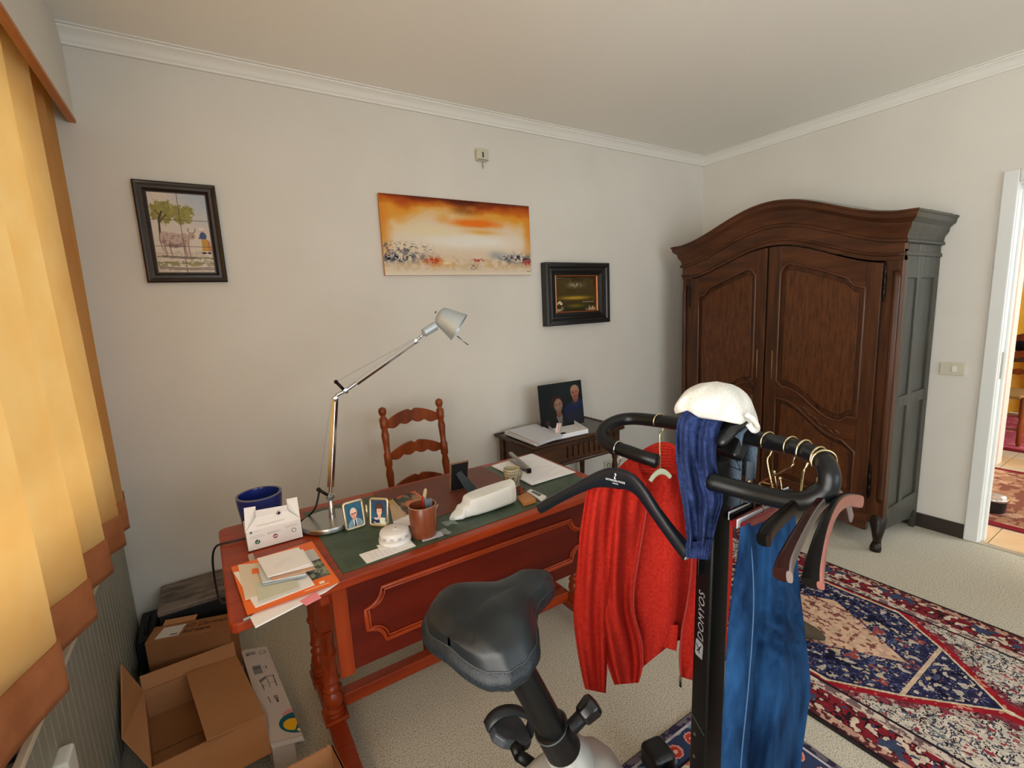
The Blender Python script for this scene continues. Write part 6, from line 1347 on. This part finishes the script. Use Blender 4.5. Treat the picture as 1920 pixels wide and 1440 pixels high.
# ================================================================= clothes
def edges(P):                                        # polyline of (x, y) resampled over 0..1
    P = np.array(smoothpath([V3(p[0], p[1], 0) for p in P], 6)); s = np.concatenate([[0], np.cumsum(np.linalg.norm(np.diff(P, axis=0), axis=1))]); s /= s[-1]
    return lambda t: (float(np.interp(t, s, P[:, 0])), float(np.interp(t, s, P[:, 1])))
def drape(Lp, Rp, dfun, fold, nu=30, nv=50, thick=.012):    # closed flattened sleeve of cloth between two hanging edges
    eL, eR = edges(Lp), edges(Rp)
    def fn(a, b):
        ang = 2*PI*a; c = math.cos(ang); s = math.sin(ang); k = .5-.5*c*(1.0 if abs(c) < 1 else 1)
        (x0, y0), (x1, y1) = eL(b), eR(b); x, y = x0+(x1-x0)*k, y0+(y1-y0)*k
        d = dfun(k, b)-thick*np.sign(s)*abs(s)**.6+fold(k, b)*min(1, 8*k*(1-k)+.1)
        return B(x, y, d)
    return MB().grid(fn, nu*2, nv, cu=True)
WOOLR = mat('red_wool_knit', (166, 34, 25), spec=.1, rough=.95, c2=(188, 48, 36), scale=120, bump=.35, bscale=420, bstretch=(1, 1, 2.2))
cg = thing('red_cardigan', 'red zip up wool cardigan with ribbed collar on a hanger', 'cardigan', B(1238, 880, 1.2))
dc = lambda x: 1.245+(x-1238)*.0004
sn = math.sin
drape([(1130, 880), (1105, 905), (1090, 980), (1080, 1080), (1075, 1150), (1081, 1210), (1090, 1262), (1097, 1292)], [(1165, 880), (1160, 920), (1150, 1000), (1143, 1100), (1140, 1160), (1139, 1220), (1138, 1262), (1136, 1300)], lambda k, b: dc(1080+50*k)-.008, lambda k, b: .014*sn(9*k+3*b)+.010*sn(17*k-4*b), 18, 60, .026).build('sleeve', WOOLR, cg, smooth=True)
drape([(1170, 872), (1140, 890), (1128, 960), (1124, 1060), (1124, 1140), (1130, 1200), (1140, 1250), (1152, 1284)], [(1214, 930), (1210, 970), (1200, 1030), (1189, 1100), (1189, 1150), (1203, 1205), (1205, 1250), (1198, 1280)], lambda k, b: dc(1130+70*k)-.012+.02*k*(1-b), lambda k, b: .032*sn(7.5*k+2.2*b+.6)*min(1, b*3+.2)+.016*sn(15*k-5*b), 26, 60, .008).build('front_panel', WOOLR, cg, smooth=True)
drape([(1172, 876), (1150, 900), (1150, 1000), (1150, 1120), (1170, 1200), (1196, 1258)], [(1300, 880), (1330, 920), (1335, 1020), (1330, 1120), (1310, 1180), (1262, 1205)], lambda k, b: dc(1170+130*k)+.065, lambda k, b: .020*sn(8*k+1.5*b)+.010*sn(19*k), 26, 50, .006).build('back_panel', WOOLR, cg, smooth=True)
drape([(1237, 1170), (1238, 1200), (1240, 1212)], [(1272, 1172), (1270, 1205), (1268, 1221)], lambda k, b: dc(1250)+.05, lambda k, b: .003*sn(60*k), 24, 12, .006).build('hem_rib', WOOLR, cg, smooth=True)
drape([(1283, 925), (1292, 980), (1297, 1050), (1290, 1120), (1279, 1180), (1275, 1230), (1279, 1270)], [(1330, 900), (1352, 960), (1362, 1060), (1364, 1140), (1362, 1210), (1352, 1250), (1300, 1276)], lambda k, b: dc(1290+60*k)+.02, lambda k, b: .016*sn(7*k+2*b), 22, 60, .010).build('front_panel', WOOLR, cg, smooth=True)
drape([(1300, 880), (1340, 905), (1345, 1000), (1342, 1100), (1336, 1200)], [(1322, 880), (1366, 920), (1374, 1010), (1370, 1110), (1358, 1235)], lambda k, b: dc(1350)+.05, lambda k, b: .008*sn(8*k), 16, 40, .028).build('sleeve', WOOLR, cg, smooth=True)
tops = [(1212, 908, -.05), (1196, 872, -.04), (1203, 850, -.005), (1222, 836, .03), (1243, 830, .045), (1264, 837, .035), (1276, 872, .01), (1283, 930, -.02)]
bots = [(1219, 948, -.05), (1180, 905, -.055), (1164, 876, -.02), (1195, 884, .03), (1236, 888, .045), (1272, 890, .035), (1292, 915, .02), (1282, 955, -.02)]
Tt, Bb = smoothpath([B(x, y, dc(x)+d) for x, y, d in tops], 10), smoothpath([B(x, y, dc(x)+d) for x, y, d in bots], 10); nt_ = len(Tt)
def col_fn(a, b):
    i = min(nt_-1, int(round(a*(nt_-1)))); p = Tt[i]*(1-b)+Bb[i]*b; n_ = (B(1235, 890, 1.2)-p)*V3(1, 1, 0); n_ /= np.linalg.norm(n_)+1e-9
    return p-n_*(.006*sn(PI*b)+.0014*sn(b*62))
MB().grid(col_fn, nt_-1, 60).build('collar', WOOLR, cg, smooth=True, solid=.006)
ZIP = mat('zip_tape', (150, 34, 28), rough=.7)
for P_, nm in (([(1214, 930), (1210, 970), (1200, 1030), (1189, 1100), (1189, 1150), (1203, 1205), (1205, 1250)], -.030), ([(1283, 928), (1292, 980), (1297, 1050), (1290, 1120), (1279, 1180), (1275, 1230), (1277, 1268)], .004)):
    MB().tube(smoothpath([B(x, y, dc(x)+nm) for x, y in P_], 8), .0032, 6).build('zip_edge', ZIP, cg, smooth=True)
pz = B(1277, 1268, dc(1277)); MB().slab([pz+V3(-.004, 0, 0), pz+V3(.004, 0, 0), pz+V3(.004, 0, -.014), pz+V3(-.004, 0, -.014)], (0, .004, 0)).build('zip_slider', STEEL, cg)
MB().tube([pz+V3(0, .002, -.012), pz+V3(0, .002, -.036)], .0042, 8, flat=.6).build('zip_pull', BLACKP, cg, smooth=True)
ch_ = thing('shirt_hanger', 'pale hanger inside the collar of the red cardigan', 'hanger', bar_at(1237))
cm = B(1238, 884, 1.2); ex = FWD
loft([cm-ex*.034+V3(0, 0, -.022), cm-ex*.02+V3(0, 0, -.008), cm, cm+ex*.02+V3(0, 0, -.008), cm+ex*.034+V3(0, 0, -.022)], [.006, .007, .009, .007, .006], [.004, .004, .005, .004, .004], LAT).build('body', mat('pale_green_plastic', (196, 204, 176), rough=.4), ch_, smooth=50)
MB().tube(smoothpath(hook_path(bar_at(1237), cm), 3), .0021, 8).build('hook', GOLDM, ch_, smooth=True)
# blue jeans
DEN = mat('blue_denim', (12, 33, 62), rough=.95, spec=.08, c2=(34, 72, 114), scale=5, stretch=(2.5, 2.5, 1), contrast=(.36, .66), bump=.25, bscale=500, detail=5)
je = thing('blue_jeans', 'faded blue jeans clamped by the hems below the handlebar', 'jeans', B(1440, 1000, .9))
dj = lambda k, b: .845+.135*k-.02*b
def crease(k, b): return .007*math.exp(-((b-.36)/.10)**2)*sn(60*(b-.12*k))*(.3+k)
drape([(1388, 988), (1381, 1050), (1371, 1120), (1363, 1200), (1357, 1300), (1352, 1400), (1349, 1560)], [(1414, 978), (1420, 1050), (1422, 1130), (1418, 1220), (1412, 1320), (1404, 1420), (1400, 1560)], lambda k, b: dj(.25*k, b)-.004, lambda k, b: -.010*sn(PI*k)+.003*sn(40*b+6*k), 14, 90, .010).build('side_leg', DEN, je, smooth=True)
drape([(1400, 984), (1402, 1050), (1400, 1130), (1394, 1220), (1388, 1320), (1380, 1420), (1376, 1560)], [(1491, 948), (1495, 1030), (1499, 1095), (1507, 1165), (1515, 1230), (1520, 1290), (1512, 1355), (1501, 1440), (1496, 1560)], lambda k, b: dj(.2+.8*k, b), lambda k, b: .028*sn(6.5*k+1.2*b)*(.3+b)+2.6*crease(k, b)+.006*sn(21*k+9*b), 30, 110, .012).build('front_leg', DEN, je, smooth=True)
MB().tube(smoothpath([B(x, y, d) for x, y, d in ((1404, 985, .858), (1411, 1060, .846), (1413, 1130, .838), (1410, 1200, .834), (1402, 1300, .826), (1392, 1400, .82), (1386, 1480, .816))], 10), .0015, 6, flat=.6).build('side_seam', mat('seam_denim', (52, 86, 124), rough=.8), je, smooth=True)
# navy pyjama trousers
NAV = mat('navy_jersey', (30, 42, 80), spec=.1, rough=.95, c2=(50, 64, 106), scale=90, bump=.3, bscale=300, bstretch=(1, 1, .4))
nv = thing('navy_trousers', 'navy blue jersey trouser leg with elastic cuff draped over the console', 'trousers', B(1310, 800, .98))
fz = lambda k, b: (.018*sn(13*k+3.5*b)+.010*sn(27*k-6*b)+.006*sn(24*b+9*k))*min(1, .25+2*b)
drape([(1292, 764), (1270, 790), (1267, 850), (1272, 900), (1281, 955), (1287, 1005), (1286, 1030)], [(1366, 775), (1352, 800), (1343, 850), (1349, 900), (1356, 935), (1346, 975), (1335, 1022)], lambda k, b: .962-.045*b, fz, 40, 80, .020).build('leg', NAV, nv, smooth=True)
drape([(1286, 1018), (1285, 1036), (1287, 1046)], [(1337, 1010), (1334, 1034), (1330, 1050)], lambda k, b: .918, lambda k, b: .004*sn(55*k)+.003*sn(9*b), 44, 14, .020).build('cuff', NAV, nv, smooth=True)
# grey woven strap
STR = mat('grey_woven_strap', (40, 52, 64), rough=.8, spec=.2, c2=(88, 104, 120), kind='voronoi', scale=330, contrast=(.2, .5), bump=.2, bscale=600)
ws = thing('woven_strap', 'grey blue woven strap looped over the handlebar beside the cap', 'strap', bar_at(1392))
wv = LAT/np.linalg.norm(LAT)*.018
c0 = bar_at(1393)
pth = [c0+FWD*.020-V3(0, 0, .10), c0+FWD*.022-V3(0, 0, .04)]+[c0+FWD*(.0215*math.cos(t))+V3(0, 0, .0215*math.sin(t)) for t in np.radians([0, 35, 70, 100, 130, 160])]+[c0-FWD*.022-V3(0, 0, .02), c0-FWD*.018-V3(0, 0, .06), c0-FWD*.020-V3(0, 0, .12), c0-FWD*.02-V3(0, 0, .17)]
sp_ = smoothpath(pth, 4); V = []
for i, p in enumerate(sp_): V += [p-wv*(1+.1*sn(i*.3)), p+wv]
MB().add(V, [(2*i, 2*i+1, 2*i+3, 2*i+2) for i in range(len(sp_)-1)]).build('webbing', STR, ws, smooth=True, solid=.003)
STI = mat('black_stitch', (20, 24, 30), rough=.8)
e1, e2 = c0-FWD*.0245-V3(0, 0, .022), c0-FWD*.0222-V3(0, 0, .072)
MB().tube([e1+wv, e2-wv], .0011, 5).tube([e2-wv, e2+wv], .0011, 5).build('stitching', STI, ws)
V = []
for k in range(9): p = c0-FWD*.015-LAT*.026-V3(0, 0, .05+.016*k)+LAT*.0006*k; V += [p, p+FWD*.012-LAT*.008]
MB().add(V, [(2*i, 2*i+1, 2*i+3, 2*i+2) for i in range(8)]).build('loose_end', mat('dark_strap', (60, 70, 80), rough=.7), ws, smooth=True, solid=.002)
# white flat cap
CAPM = mat('white_linen', (222, 220, 212), rough=.9, c2=(206, 204, 196), scale=160, bump=.25, bscale=500)
cp = thing('flat_cap', 'crumpled white linen flat cap on top of the exercise bike', 'cap', B(1342, 778, 1.0))
def cap_fn(a, b):
    ang = 2*PI*a; c, s = math.cos(ang), math.sin(ang); r = (1-b**2.6)**.42 if b < 1 else 0
    bx_ = 1343+77*c*r; by_ = np.interp(bx_, [1266, 1290, 1312, 1345, 1385, 1412, 1422], [776, 769, 783, 787, 795, 806, 812])
    ty = 716+.0042*(bx_-1335)**2*(1 if bx_ < 1335 else .62)
    y = by_+(min(ty, by_)-by_)*(b**.85)
    d = 1.0-.085*s*r+.006*sn(5*ang+6*b)*r+.004*sn(11*ang)*(1-b)
    if b < .14: d += .010*np.sign(s)*(1-b/.14)
    return B(bx_+1.2*sn(9*b+3*ang), y+1.8*sn(7*ang+3)*(1-b)*b*3, d)
MB().grid(cap_fn, 56, 26, cu=True).build('crown', CAPM, cp, smooth=True, solid=.003)
bk2 = smoothpath([B(1398, 776, .93), B(1412, 786, .925), B(1420, 803, .92), B(1413, 807, .905), B(1403, 795, .905)], 6)
MB().tube(bk2, .006, 8).build('band', CAPM, cp, smooth=True)

# ================================================================= things seen through the doorway
hc_ = dup(ch, (6.62, 1.17, .0125), -1.75, 'brown ladder back dining chair beyond the doorway')
pot = thing('pet_bowl', 'black bowl with chrome rim on the hall rug behind the door frame', 'bowl', (4.27, .80, .0115))
MB().lathe([(.058, 0), (.062, .004), (.066, .075), (.066, .08)], (4.27, .80, .0115), 28).build('body', BLACKP, pot, smooth=40)
MB().lathe([(.066, 0), (.076, .004), (.079, .014), (.074, .024), (.064, .026), (.056, .018), (.03, .012), (.0, .012)], (4.27, .80, .089), 28).build('rim', CHR, pot, smooth=True)
tb_ = thing('dining_table', 'dark dining table with bowl beyond the doorway', 'table', (7.1, 1.3, 0))
DKW = mat('dining_wood', (70, 36, 20), rough=.35)
MB().box((6.85, .75, .72), (7.6, 2.4, .76)).build('tabletop', DKW, tb_, bevel=.006)
for x, y in ((6.92, .82), (7.53, .82), (6.92, 2.33), (7.53, 2.33)): MB().lathe([(.03, .0105), (.035, .1), (.03, .4), (.04, .6), (.035, .72)], (x, y, 0), 12).build('leg', DKW, tb_, smooth=True)
bw = thing('black_bowl', 'black bowl on the dining table beyond the doorway', 'bowl', (7.15, 1.22, .76))
MB().lathe([(.05, 0), (.06, .006), (.12, .10), (.125, .16), (.118, .165), (.112, .1), (.05, .012), (.0, .01)], (7.15, 1.22, .7605), 24).build('body', BLACKP, bw, smooth=40)
ct = thing('yellow_curtain', 'bright yellow curtain in the dining room beyond the doorway', 'curtain', (7.7, 1.4, .02))
YC_ = cloth_light('yellow_curtain_cloth', (244, 190, 60), (250, 206, 90), (255, 225, 140), .4)
MB().grid(lambda a, b: (7.78+.03*math.sin(60*a), .4+2.2*a, .02+1.55*b), 160, 6).build('panel', YC_, ct, smooth=True)
bpy.context.view_layer.update()
